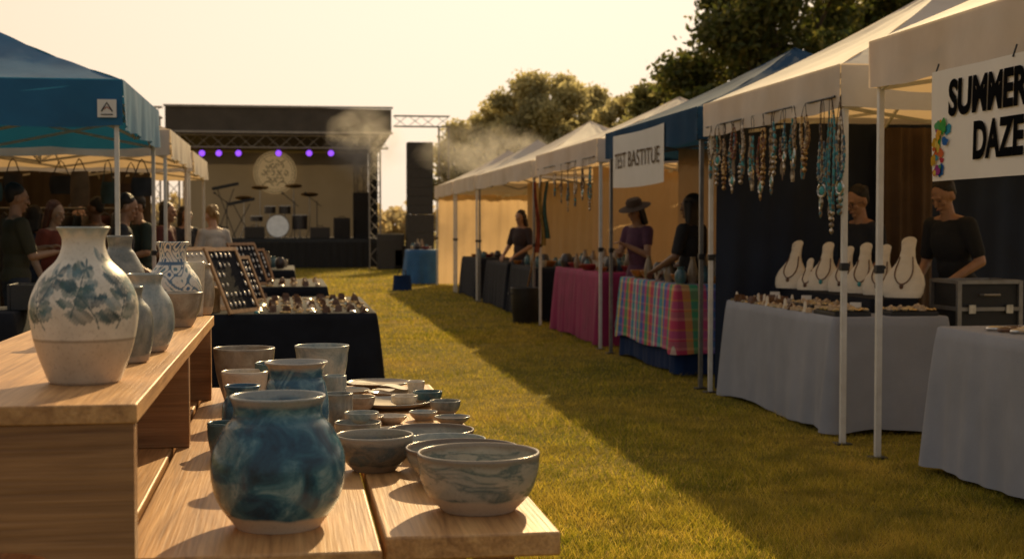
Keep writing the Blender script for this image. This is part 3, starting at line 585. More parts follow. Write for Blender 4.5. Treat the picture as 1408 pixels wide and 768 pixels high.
pot('bowl','dark rimmed teal bowl behind the navy jar','bowl',P(391,575),[(.05,0),(.056,.008),(.08,.08),(.088,.13),(.091,.175)],G['teal'])
pot('vase','tall white cup washed with pale blue at the back of the plank table','cup',P(443,550),[(.055,0),(.06,.008),(.078,.08),(.087,.13),(.09,.165),(.095,.19)],G['mist'])
pot('cup','grey stoneware mug right of the navy jar','cup',P(464,592),[(.036,0),(.04,.006),(.046,.06),(.045,.09),(.047,.11)],G['grey'])
pot('cup','small pale cup behind the grey mug','cup',P(461,562),[(.028,0),(.032,.006),(.037,.06),(.038,.11)],G['mist'])
def plate(label,px,py,r,mat,h=.018,z=ZT): return pot('plate',label,'plate',P(px,py,z),[(r*.55,0),(r*.6,.003),(r*.85,h*.55),(r,h)],mat,wall=.004,n=56)
plate('small cream dish left of the shallow grey bowl',497,585,.068,G['cream'],.03)
plate('tiny pale dish with a rim behind the shallow bowls',582,577,.045,G['mist'],.026)
plate('tiny cream dish in front of the wide blue platter',538,582,.05,G['cream'],.024)
plate('small grey dish at the right edge of the plank table behind the bowls',622,583,.055,G['grey'],.024)
plate('wide blue platter lying across the middle of the plank table',540,560,.13,G['mist'],.022)
plate('cream plate behind the wide blue platter',545,545,.10,G['cream'],.02)
plate('grey plate at the back right corner of the plank table',520,532,.12,G['grey'],.02)
plate('small blue saucer at the back of the plank table',478,543,.08,G['mist'],.02)
pot('bowl','small blue bowl stacked on the cream dish by the grey mug','bowl',P(497,584,ZT+.034),bowl(.05,.036),G['mist'],wall=.004)
pot('bowl','little grey bowl at the right edge of the plank table, behind the shallow bowls','bowl',P(612,570),bowl(.05,.045),G['grey'],wall=.004)
pot('bowl','little cream bowl standing on the wide blue platter','bowl',P(556,558,ZT+.006),bowl(.045,.035),G['cream'],wall=.004)
pot('bowl','little dark teal bowl on the right plank near the back','bowl',P(588,556),bowl(.05,.045),G['teal'],wall=.004)
pot('bowl','small stone brown bowl at the left of the wide blue platter','bowl',P(493,566),bowl(.055,.05),G['brown'],wall=.004)
pot('cup','tiny white cup at the right back corner of the plank table','cup',P(572,543),[(.022,0),(.026,.005),(.03,.03),(.032,.05)],G['cream'])
for k,(px,py,a,z) in enumerate(((500,526,.3,.03),(545,531,-.4,.026),(522,535,1.0,.034),(562,543,.2,.026))):
    q=on_z(px,py,ZT+z); o=MB().grid(lambda u,v:Vector(((u-.5)*.10,(v-.5)*.07,.006*math.sin(u*4+k))),8,4).build('price_tag',MT['card'],loc=(q.x,q.y,ZT+z),rz=a); tag(o,['white paper tag at the back left of the rear plates','white paper tag on the rearmost plate rim','white paper tag tilted between the rear plates','white paper tag nearest the right edge of the plates'][k],'tag','paper tags on the plates')
def PS(px,py): return P(px,py,ZS)
pot('vase','tall grey green jar rising behind the big leafy vase','jar',PS(166,462),[(.05,0),(.06,.01),(.075,.1),(.07,.18),(.045,.235),(.033,.255),(.037,.288)],G['grey'])
pot('vase','rounded pale pot peeking out right of the big leafy vase','pot',PS(200,483),[(.045,0),(.055,.01),(.072,.06),(.068,.12),(.045,.16),(.04,.175),(.046,.195)],G['mist'])
pot('vase','slender grey jar between the leafy vase and the pale pot','jar',PS(178,498),[(.035,0),(.045,.01),(.055,.07),(.05,.12),(.03,.15),(.033,.175)],G['grey'])
pot('bowl','grey stoneware bowl on the right edge of the shelf','bowl',PS(247,449),[(.035,0),(.042,.006),(.062,.05),(.07,.085),(.074,.108)],G['brown'])
pot('vase','small brown jar at the far end of the shelf','jar',PS(278,432),[(.03,0),(.036,.01),(.045,.07),(.04,.13),(.028,.16),(.032,.18)],G['brown'])
pot('cup','thin pale beaker behind the blue flowered vase','cup',PS(268,434),[(.025,0),(.028,.006),(.033,.1),(.036,.19)],G['cream'])
# ------------------------------------------------------------------ jewellery
TR=[]
mb=MB(); mb.torus((0,0,.006),.026,.005,n=16,m=6); mb.ell((0,-.027,.011),(.011,.009,.009),nu=8,nv=6); TR.append(('ring',mb.mesh('ring',MT['gold'])))
mb=MB(); mb.lathe([(0,0),(.026,0),(.028,.01),(.016,.018),(0,.022)],12); TR.append(('brooch',mb.mesh('brooch',MT['silver'])))
mb=MB(); mb.torus((0,0,.008),.04,.007,n=18,m=6); TR.append(('bangle',mb.mesh('bangle',MT['gold'])))
mb=MB(); mb.box((0,0,.012),(.05,.04,.024)); mb.ell((0,0,.028),(.015,.012,.01),nu=8,nv=6); TR.append(('ring_box',mb.mesh('ring_box',MT['bone'])))
mb=MB(); mb.lathe([(0,0),(.022,0),(.024,.012),(.012,.02),(0,.022)],10); TR.append(('stone',mb.mesh('stone',MT['turquoise'])))
mb=MB(); mb.lathe([(0,0),(.022,0),(.02,.006),(.012,.03),(.011,.06),(.004,.075),(0,.076)],12); TR.append(('ring_cone',mb.mesh('ring_cone',MT['cream_felt'])))
mb=MB(); mb.add([(-.03,-.03,0),(.03,-.03,0),(.03,.0,.055),(-.03,.0,.055),(-.03,.025,0),(.03,.025,0)],[(0,1,2,3),(3,2,5,4),(0,3,4),(1,5,2),(0,4,5,1)]); mb.torus((0,-.022,.03),.012,.003,Matrix.Rotation(R(60),3,'X'),n=12,m=5); TR.append(('ring_wedge',mb.mesh('ring_wedge',MT['umber'],False)))
def trinket(k,x,y,z,where):
    nm,me=TR[k]; o=bpy.data.objects.new(nm,me); C.objects.link(o); o.location=(x,y,z); o.rotation_euler=(0,0,random.uniform(0,6)); d={'ring':'small gold ring with a stone','brooch':'small domed silver brooch','bangle':'thin gold bangle lying flat','ring_box':'tiny tan ring box','stone':'small turquoise cabochon','ring_cone':'small cream ring cone','ring_wedge':'small brown ring wedge'}[nm]
    tag(o,d+' '+where,nm.replace('_',' '),nm.replace('_',' ')+'s '+where)
for j in range(19):
    for i in range(9):
        x=-.28+i*.115+random.uniform(-.015,.015); y=12.5+j*.148+random.uniform(-.02,.02)
        if random.random()<.86: trinket(random.choice((0,1,6,2,3,4,2,6)),x,y,.66,'in rows on the long black table')
for j in range(12):
    for i in range(5): trinket(random.choice((1,2,3,6)),-.25+i*.14,16.75+j*.19,.72,'on the second black table')
EAR=MB().ell((0,-.004,0),(.012,.005,.02),nu=8,nv=6).tube((0,0,.02),(0,0,.035),.0025,n=5).mesh('earring',MT['silver'])
for k,(px,py,Y,wd,hh_,yawd,z0,lab) in enumerate(((303,408,12.9,.5,.62,62,.66,'leaning wooden display board of earrings nearest the white shelf pots'),(337,418,12.6,.5,.62,62,.66,'leaning wooden display board of earrings at the front of the long black table'),(348,392,14.3,.45,.5,60,.66,'smaller leaning earring board farther along the long black table'),(352,380,17.0,.5,.55,55,.72,'leaning earring board on the second black table'),(362,372,18.4,.4,.45,50,.72,'smallest leaning earring board at the far end of the second black table'))):
    x=on_y(px,py,Y).x; r=empty('display_board',(x,Y,z0),R(yawd)); tag(r,lab,'display board')
    tl=Matrix.Rotation(R(-24),3,'X')
    for s in (-1,1): MB().box(tl@Vector((s*wd/2,0,hh_/2)),(.035,.022,hh_),tl).build('frame_stile',MT['wood_z'],r)
    for zz in (.0175,hh_-.0175): MB().box(tl@Vector((0,0,zz)),(wd-.036,.02,.035),tl).build('frame_rail',MT['wood_z'],r)
    MB().box(tl@Vector((0,.006,hh_/2)),(wd-.036,.006,hh_-.072),tl).build('panel',MT['cream_felt'] if k==0 else MT['black_cloth'],r)
    MB().bar(tl@Vector((0,.02,hh_*.8)),(0,hh_*.75,.0),.03,.012).build('prop_leg',MT['wood_z'],r)
    rot=Matrix.Rotation(R(yawd),3,'Z')
    for a in range(6):
        for b in range(6):
            if random.random()<.12: continue
            p=rot@(tl@Vector((-wd/2+.06+a*(wd-.12)/5,-.004,.08+b*(hh_-.16)/5)))+r.location
            o=bpy.data.objects.new('earring',EAR); C.objects.link(o); o.location=p; o.scale=[random.uniform(.7,1.3)]*3; o.rotation_euler=(R(-24),0,R(yawd)); tag(o,'small silver drop earring pinned to a leaning display board','earring','earrings on the leaning boards')
def crate(label,loc,d,mat,rz=0):
    r=empty('crate',loc,rz); tag(r,label,'crate'); x,y,z=d
    for s in (-1,1):
        MB().box((s*(x/2-.01),0,z/2),(.02,y,z)).build('side',mat,r,bevel=.003); MB().box((0,s*(y/2-.01),z/2),(x-.042,.02,z-.004)).build('end',mat,r,bevel=.003)
    MB().box((0,0,.012),(x-.045,y-.045,.02)).build('bottom',mat,r); return r
crate('wooden crate standing at the left end of the long black table',(-.80,12.8,.66),(.3,.42,.22),MT['wood_y'],.2)
q=on_y(52,390,9.8); crate('dark planter box on the black table behind the leafy vase',(q.x,9.8,.86),(.34,.3,.17),MT['black_plastic'])
# ------------------------------------------------------------------ busts on a dark riser, trays on the grey table
rs=empty('display_riser',(4.21,10.42,.801)); tag(rs,'low black display riser along the back of the grey table under the busts','riser')
MB().box((0,0,.05),(.36,1.9,.10)).build('box',MT['black_cloth'],rs,bevel=.006)
ZB=.902
def bust(loc,rz,h,lab):
    r=empty('necklace_bust',loc,rz); tag(r,lab,'bust'); pr=[(0,.118,.05,0),(.08,.132,.052,.008),(.24,.138,.05,.03),(.38,.124,.046,.052),(.50,.096,.041,.074),(.61,.068,.036,.092),(.72,.052,.033,.108),(.86,.045,.031,.128),(1,.049,.034,.145)]
    vs=[];n=28
    prs=[]
    P4=[Vector(p) for p in pr]
    for i in range(len(P4)-1):
        for k in range(4): prs.append(P4[i].lerp(P4[i+1],k/4))
    prs.append(P4[-1])
    for t,a,b,y in prs:
        for k in range(n): q=2*PI*k/n; vs.append((a*math.cos(q)*h/.36,(b*math.sin(q)+y)*h/.36,t*h+(.035*math.sin(q)*max(0,(t-.75)*4))))
    fs=[(j*n+k,j*n+(k+1)%n,(j+1)*n+(k+1)%n,(j+1)*n+k) for j in range(len(prs)-1) for k in range(n)]+[tuple(range(n))[::-1],tuple(range((len(prs)-1)*n,len(prs)*n))]
    MB().add(vs,fs).build('form',MT['cream_felt'],r,ang=70)
    pts=[];mm=24
    for k in range(mm+1):
        u=k/mm*2-1; t=.72-.48*(1-u*u); a,b,y=[np.interp(t,[p[0] for p in pr],[p[i] for p in pr]) for i in (1,2,3)]
        sn=u*.8; ax=a*sn; ay=y-b*math.sqrt(1-sn*sn)*1.05-.003; pts.append(Vector((ax*h/.36,ay*h/.36,t*h)))
    k=empty('necklace',loc,rz); tag(k,'fine necklace on the '+lab,'necklace'); MB().path(pts,.005,5).build('chain',MT['umber'],k); md=pts[mm//2]; MB().ell(md+Vector((0,-.006,-.016)),(.015,.007,.021),nu=10,nv=7).build('pendant',MT['turquoise'] if random.random()<.5 else MT['umber'],k)
names=['leftmost cream bust beside the navy wall','cream bust second from the left','short cream bust third from the left','cream bust fourth from the left, at the white tent pole','cream bust between the two white tent poles','largest cream bust at the near right end of the row','small cream bust low in front of the second one']
for (px,f,hh_,rz_),lab in zip(((1085,0,.36,-48),(1130,.26,.35,-42),(1156,.42,.32,-50),(1183,.58,.35,-40),(1207,.76,.34,-46),(1241,1,.40,-40),(1108,.2,.22,-44)),names):
    d=ray(px,390); k=d.x/d.y; Yb=11.25-f*1.62
    x=min(4.33,max(4.07,k*Yb)); Yb=x/k
    bust((x,Yb,ZB),R(rz_),hh_,lab)
for k,(x,y,wx,wy,lab) in enumerate(((3.76,9.32,.26,.40,'dark jewellery tray at the near corner of the grey table'),(4.2,9.25,.34,.28,'dark jewellery tray below the largest bust'),(3.86,10.1,.24,.5,'long dark jewellery tray halfway along the grey table'))):
    r=empty('jewellery_tray',(x,y,.801)); tag(r,lab,'tray')
    MB().box((0,0,.014),(wx,wy,.028)).build('base',MT['black_plastic'],r,bevel=.003); MB().box((0,0,.031),(wx-.03,wy-.03,.006)).build('pad',MT['black_cloth'],r)
    for a in range(5):
        for b in range(5): trinket(random.choice((0,1,1,3)),x-wx*.40+a*wx*.2,y-wy*.40+b*wy*.2,.836,'in a dark tray on the grey table')
for j in range(24):
    for i in range(4):
        y=9.6+j*.076
        if not(i>=2 and 9.8<y<10.4): trinket(random.choice((1,3,3,6,5,6,1,0)),3.635+i*.085+random.uniform(-.01,.01),y,.801,'along the front edge of the grey table')
for k,(x,y) in enumerate(((3.95,9.55),(3.98,10.6),(3.95,11.25))):
    o=MB().add([(-.04,0,0),(.04,0,0),(.04,.03,.07),(-.04,.03,.07),(-.04,.06,0),(.04,.06,0)],[(0,1,2,3),(3,2,5,4)]).build('price_card',MT['card'],loc=(x,y,.802),rz=R(-30),smooth=False); tag(o,['folded white price card beside the near jewellery tray','folded white price card halfway along the grey table','folded white price card at the far end of the grey table'][k],'price card','price cards on the grey table')
for k in range(7):
    o=MB(); o.torus((0,0,.012),.06-.004*k,.011,n=20,m=7); x=3.80+.1*(k%3); y=7.2-.11*(k//3); o=o.build('bracelet',MT['umber'] if k%2 else MT['silver'],loc=(x,y,.842),rz=k); tag(o,'thick woven bracelet lying on the grey cloth at the right edge','bracelet','bracelets on the nearest grey table')
# ------------------------------------------------------------------ hanging necklaces
def beadmat(name,cols,metal=0):
    m,t,p,o=newmat(name); vo=t.nodes.new('ShaderNodeTexVoronoi'); vo.inputs['Scale'].default_value=45; t.links.new(ncoord(t),vo.inputs['Vector'])
    sp=t.nodes.new('ShaderNodeSeparateColor'); t.links.new(vo.outputs['Color'],sp.inputs[0])
    col=nramp(t,sp.outputs[0],[(i/len(cols),c) for i,c in enumerate(cols)],True); t.links.new(col,p.inputs['Base Color']); p.inputs['Roughness'].default_value=.35; p.inputs['Metallic'].default_value=metal; return m
BMX=[beadmat('bead_mix_%d'%i,c,mtl) for i,(c,mtl) in enumerate((
 ([(.10,.05,.025),(.30,.20,.11),(.05,.025,.012),(.4,.3,.18)],0),([(.03,.22,.26),(.2,.13,.07),(.02,.12,.16),(.05,.3,.33)],0),([(.22,.05,.025),(.09,.04,.02),(.35,.22,.11),(.14,.03,.02)],0),
 ([(.5,.42,.33),(.25,.2,.15),(.6,.52,.42),(.15,.12,.1)],.8),([(.02,.09,.15),(.04,.22,.27),(.3,.24,.16),(.02,.05,.08)],0),([(.45,.28,.12),(.2,.11,.05),(.55,.38,.18),(.12,.06,.03)],.7)))]
FEA=pbr('feather_charm',(.42,.31,.2),(.10,.055,.03),.8,14,stretch=(1,1,.5))
def hang(X,Y,zt,ln,wd,kind,lab,group,sd):
    rd=random.Random(sd); r=empty('hanging_necklace',(X,Y,zt-ln),rd.uniform(-.35,.35)); tag(r,lab,'necklace',group)
    n=60; bot=.15 if ln>.3 else .1; loop=[]
    for k in range(2*n):
        a=2*PI*k/(2*n); f=(1+math.cos(a))/2; loop.append(Vector((.006*math.sin(a*3+sd),wd*math.sin(a)*(1-.6*f**.7),bot+(ln-bot)*f)))
    MB().path(loop,.0024,5,True).build('cord',MT['cord'],r)
    lim=rd.uniform(.45,.9); k0=next(k for k in range(2*n) if (1+math.cos(PI*k/n))/2<lim); seg=[]; sr=[]
    per=rd.choice((3,4,5)); big=rd.uniform(.008,.014)
    for k in range(k0,2*n-k0+1):
        f=math.sin(PI*(k-k0)/(2*n-2*k0)); base=big*(.5+.7*f); ph=abs(math.sin(PI*(k-k0)/per+.3)); seg.append(loop[k%(2*n)]); sr.append(.0026+base*ph**.6)
    MB().path(seg,sr,8).build('bead_strand',BMX[kind%6],r,ang=180)
    pm=BMX[(kind*2+1)%6]; ry=Matrix.Rotation(PI/2,3,'Y'); s=rd.uniform(.9,1.4)
    if kind%4==0:
        MB().torus((0,0,bot-.045),.036*s,.007,ry,n=20,m=6).build('pendant_ring',MT['gold'] if kind%2 else MT['silver'],r); MB().ell((0,0,bot-.045),(.008,.023*s,.026*s),nu=12,nv=8).build('pendant',MT['turquoise'],r)
        MB().path([(0,0,bot-.085),(0,0,bot-.10),(0,.0,bot-.125),(0,0,bot-.15)],[.003,.009,.012,.003],7).build('drop',pm,r)
    elif kind%4==1:
        MB().path([(0,0,bot+.005-.155*j/16) for j in range(17)],[.004+.019*s*abs(math.sin(PI*j/4))**.7*(1-.03*j) for j in range(17)],10).build('pendant',pm,r,ang=180)
    elif kind%4==2:
        for j in (-1,0,1):
            L_=.11+.04*(j==0); MB().grid(lambda u,v,j=j,L_=L_:Vector((.004*math.sin(u*3)+.002*j,j*(.008+.016*v)+(u-.5)*.028*math.sin(PI*min(1,v*.85+.12)),bot-L_*v)),4,8).build('feather',FEA,r)
    else:
        MB().lathe([(0,bot-.15),(.012,bot-.15),(.017,bot-.10),(.012,bot-.045),(.016,bot-.03),(.006,bot-.01),(0,bot)],10).build('tassel',pm,r); MB().torus((0,0,bot-.012),.022*s,.006,ry,n=14,m=6).build('pendant_ring',MT['gold'],r)
hl=[(979,246,3),(983,256,1),(988,238,0),(993,262,5),(998,240,6),(1004,266,4),(1010,244,2),(1016,254,1),(1023,240,3),(1029,252,0),(1036,262,7),(1043,276,8),(1051,256,5),(1058,268,12),(1066,242,1),(1073,248,2),(1080,236,4),(1087,250,7),(1094,234,0),(1101,246,3),(1108,238,5),(1126,300,12),(1132,284,4),(1139,300,7),(1146,322,1),(1152,296,9),(1157,280,4)]
od=['first','second','third','fourth','fifth','sixth','seventh','eighth','ninth','tenth','eleventh','twelfth','thirteenth','fourteenth','fifteenth','sixteenth','seventeenth','eighteenth','nineteenth','twentieth','twenty first','twenty second','twenty third','twenty fourth','twenty fifth','twenty sixth','last']
for k,(px,pb,kd) in enumerate(hl):
    q=on_x(px,220,3.45); zb=on_y(px,pb,q.y).z; hang(3.44+.025*(k%2),q.y,2.24,2.24-zb,.045+.014*(k%3==2)+.035*(k==11),kd,('long ' if k>20 else '')+'beaded necklace on the white tent front, '+od[k]+' from the left','necklaces hanging from the white tent',k)
o=MB().tube((3.47,8.75,2.245),(3.47,11.6,2.245),.008).build('hanging_rod',MT['black_metal']); tag(o,'thin dark rod under the valance that carries the dangling necklaces','rod')
for k,(px,pb) in enumerate(((763,270),(772,280),(781,292),(791,284),(801,276),(811,290))):
    q=on_x(px,240,3.45); zb=on_y(px,pb,q.y).z; hang(3.45,q.y,2.22,2.22-zb,.08,[3,0,4,3,0,1][k],'chunky necklace above the magenta table, '+od[k]+' from the left','necklaces hanging above the magenta table',30+k)
o=MB().tube((3.47,16.1,2.225),(3.47,19.9,2.225),.008).build('hanging_rod',MT['black_metal']); tag(o,'thin dark rod carrying the chunky necklaces above the magenta table','rod')
for k,(px,c,lab) in enumerate(((738,(.40,.09,.04),'rust red scarf hanging from the corner pole above the trash bin'),(744,(.42,.27,.07),'ochre scarf hanging from the corner pole above the trash bin'),(749,(.07,.16,.14),'deep teal scarf hanging from the corner pole above the trash bin'))):
    q=on_y(px,300,19.75); mb=MB(); mb.grid(lambda u,v:Vector(((u-.5)*.075*(.5+.5*(1-v))+.025*math.sin(v*5+k),.02*math.sin(u*9),v*(1.0-.1*k))),12,16)
    o=mb.build('scarf',pbr('scarf_%d'%k,c,tuple(x*.35 for x in c),.85,14,stretch=(1,1,1),transl=.3),loc=(q.x,q.y-.06*k,1.05+.1*k)); tag(o,lab,'scarf')
# ------------------------------------------------------------------ goods on the right tables
def goods(x0,x1,y0,y1,z,n,where,seed):
    rd=random.Random(seed); kinds=[('bowl',[(.04,0),(.07,.04),(.085,.07)],(.5,.18,.03),'orange bowl'),('jar',[(.04,0),(.055,.05),(.05,.1),(.03,.13),(.035,.15)],(.10,.2,.22),'teal jar'),('bowl',[(.05,0),(.08,.03),(.1,.06)],(.35,.05,.04),'red dish'),('jar',[(.035,0),(.045,.08),(.03,.16),(.02,.2),(.024,.22)],(.35,.25,.15),'tan bottle'),('cup',[(.03,0),(.04,.05),(.042,.1)],(.6,.5,.36),'cream cup'),('jar',[(.05,0),(.07,.06),(.06,.12),(.04,.15)],(.06,.05,.05),'dark jar')]
    ms=[pot_mesh(c,glaze('goods_%d_%d'%(seed,i),(.4,.3,.2),[(.3,tuple(x*.6 for x in col)),(.7,col)],.008,10,1,.3),n=24,res=4) for i,(_,c,col,_) in enumerate(kinds)]
    for k in range(n):
        i=rd.randrange(6); o=bpy.data.objects.new(kinds[i][0],ms[i]); C.objects.link(o); o.location=(x0+(x1-x0)*((k*.618)%1),y0+(y1-y0)*(k+.5)/n,z); o.scale=[rd.uniform(.8,1.25)]*3; tag(o,'glazed '+kinds[i][3]+' '+where,kinds[i][0],kinds[i][3]+'s '+where)
goods(3.66,4.25,13.05,15.1,.868,56,'on the plaid covered table',1); goods(3.66,4.25,16.5,19.1,.872,40,'on the magenta covered table',2)
goods(3.66,4.3,20.9,23.1,.802,14,'on the black covered table behind the trash bin',3); goods(3.66,4.3,27.5,29.9,.802,10,'on the black table of the small white tent',4)
goods(RB.x-.28,RB.x+.28,RB.y-.25,RB.y+.25,.86,8,'on the round blue draped table',5); goods(-.8,-.05,20.7,22.8,.802,14,'on the farthest left black table',6)
q=on_z(722,444,0); r=empty('trash_bin',(q.x,q.y,0)); tag(r,'black ribbed trash bin on the grass before the long cream tent','trash bin')
MB().lathe([(0,0),(.17,0),(.18,.02),(.185,.1),(.19,.11),(.19,.13),(.197,.14),(.21,.50),(.2,.505),(.18,.03),(0,.03)],28).build('bucket',MT['black_plastic'],r); MB().torus((0,0,.515),.207,.014,n=28).build('rim',MT['black_plastic'],r)
for s in (-1,1): MB().path([(s*.205,-.05,.43),(s*.245,-.04,.44),(s*.245,.04,.44),(s*.205,.05,.43)],.008).build('handle',MT['black_plastic'],r)
q=on_z(553,399,0); r=empty('tote_bag',(q.x,q.y,0)); tag(r,'dark teal tote bag on the grass left of the blue draped table','bag')
MB().grid(lambda u,v:Vector(((.22+.03*math.sin(5*u*2*PI)*v*.3-.03*v)*math.cos(2*PI*u),(.13-.02*v)*math.sin(2*PI*u),.34*v)),28,6).add([(.2,.0,.006),(0,.12,.006),(-.2,0,.006),(0,-.12,.006)],[(0,1,2,3)]).build('body',MT['navy_cloth'],r)
for s in (-1,1): MB().path([(-.09,s*.09,.32),(-.07,s*.07,.45),(.07,s*.07,.45),(.09,s*.09,.32)],.009).build('handle',MT['black_plastic'],r)
a=on_z(716,438,0); b_=on_y(741,322,20.05); o=MB().tube((0,0,0),b_-a,.016,.012).build('leaning_pole',MT['wood_z'],loc=a); tag(o,'slender wooden pole leaning on the tent corner beside the trash bin','pole')
r=empty('road_case',(4.86,9.55,0)); tag(r,'black road case with metal edges behind the grey tables at right','case'); w_,d_,h_=.46,.42,1.03
MB().box((0,0,.55),(w_-.02,d_-.02,.94)).build('body',MT['black_plastic'],r)
mb=MB()
for x in (-w_/2,w_/2):
    for y in (-d_/2,d_/2): mb.box((x,y,.55),(.03,.03,.96))
for z in (.09,.83,1.02):
    for y in (-d_/2,d_/2): mb.box((0,y,z),(w_-.032,.028,.026))
    for x in (-w_/2,w_/2): mb.box((x,0,z),(.028,d_-.032,.026))
mb.build('edge_trim',MT['grey_metal'],r)
mb=MB(); mb.path([(-.07,-d_/2-.005,.93),(-.06,-d_/2-.035,.93),(.06,-d_/2-.035,.93),(.07,-d_/2-.005,.93)],.009); mb.build('handle',MT['grey_metal'],r)
for x in (-.14,.14): MB().box((x,-d_/2-.02,.83),(.05,.014,.06)).build('latch',MT['silver'],r)
for x in (-.17,.17):
    for y in (-.15,.15): MB().lathe([(0,-.02),(.04,-.02),(.04,.02),(0,.02)],14,(x,y,.04),Matrix.Rotation(PI/2,3,'Y')).build('wheel',MT['black_plastic'],r)
# ------------------------------------------------------------------ clutter under the left tents
r=empty('clothes_rack',(-2.55,16.75,0)); tag(r,'metal clothes rack under the first white tent at left','clothes rack')
MB().tube((-.75,0,1.62),(.75,0,1.62),.014).build('rail',MT['grey_metal'],r)
for s in (-1,1): MB().tube((s*.72,0,.06),(s*.72,0,1.62),.014).build('upright',MT['grey_metal'],r); MB().tube((s*.72,-.25,.04),(s*.72,.25,.04),.014).build('foot',MT['grey_metal'],r)
GC=[pbr('garment_%d'%i,c,tuple(x*.6 for x in c),.9,6,bump=.3,bscale=20) for i,c in enumerate(((.05,.045,.06),(.16,.05,.035),(.10,.085,.06),(.03,.05,.07),(.22,.17,.11)))]
for k in range(14):
    g_=empty('garment',(-3.2+k*.1,16.75,.62),random.uniform(-.5,.5)); tag(g_,'shirt hanging on the metal clothes rack at left','shirt','shirts on the clothes rack')
    MB().grid(lambda u,v:Vector(((.022+.006*math.sin(u*11+k))*math.cos(2*PI*u),(.24-.10*max(0,v-.8)/.2+.012*math.sin(v*9+k))*math.sin(2*PI*u),.92*v)),24,10).build('cloth',GC[k%5],g_)
    MB().path([(0,-.14,.92),(0,0,.955),(0,.14,.92)],.006).path([(0,0,.955),(0,0,.99),(0,.018,1.0)],.004).build('hanger',MT['black_metal'],g_)
BG=[pbr('hanging_bag_%d'%i,c,tuple(x*.55 for x in c),.85,8,bump=.3) for i,c in enumerate(((.07,.04,.025),(.03,.03,.035),(.20,.11,.05),(.05,.09,.09)))]
x=-4.1
for k in range(10):
    x+=random.uniform(.14,.42); L_=random.uniform(.16,.42); w_=random.uniform(.06,.13); st_=random.uniform(.08,.26); g_=empty('hanging_bag',(x,15.32+random.uniform(0,.5)*(k%3),2.12-L_-st_),random.uniform(-.8,.8)); tag(g_,'woven bag hanging under the first white tent at left','bag','bags hanging under the left white tent')
    MB().grid(lambda u,v:Vector(((w_+.02*math.sin(PI*v)+.008*math.sin(u*19))*math.cos(2*PI*u),.05*math.sin(2*PI*u)*(1-.4*v),L_*v)),20,6).build('pouch',BG[k%4],g_)
    MB().path([(-w_*.85,0,L_-.01),(-.03,0,L_+st_*.8),(0,0,L_+st_),(.03,0,L_+st_*.8),(w_*.85,0,L_-.01)],.006).build('strap',BG[k%4],g_)
# ------------------------------------------------------------------ people
def hand(mb,wr,d,n,side,curl=.5):
    d=Vector(d).normalized(); n=(Vector(n)-d*Vector(n).dot(d)).normalized(); s=d.cross(n)*side; wr=Vector(wr)
    for j in (-1.4,-.5,.5,1.4): mb.caps(wr+d*.008+s*(j*.008),wr+d*.085+s*(j*.0195),.017,.0145,8)
    for i,ln in enumerate((.066,.078,.072,.056)):
        b=wr+d*.085+s*((1.5-i)*.0205); c1=curl*.7; d1=d*math.cos(c1)+n*math.sin(c1); m_=b+d1*ln*.5; c2=curl*1.6; d2=d*math.cos(c2)+n*math.sin(c2); mb.caps(b,m_,.0095,.0088,8); mb.caps(m_,m_+d2*ln*.5,.0088,.0072,8)
    b=wr+d*.025+s*.028; t1=(d*.65+s*.7+n*.25).normalized(); m_=b+t1*.042; t2=(d*.9+s*.25+n*.35).normalized(); mb.caps(b,m_,.0125,.0105,8); mb.caps(m_,m_+t2*.032,.0105,.0085,8)
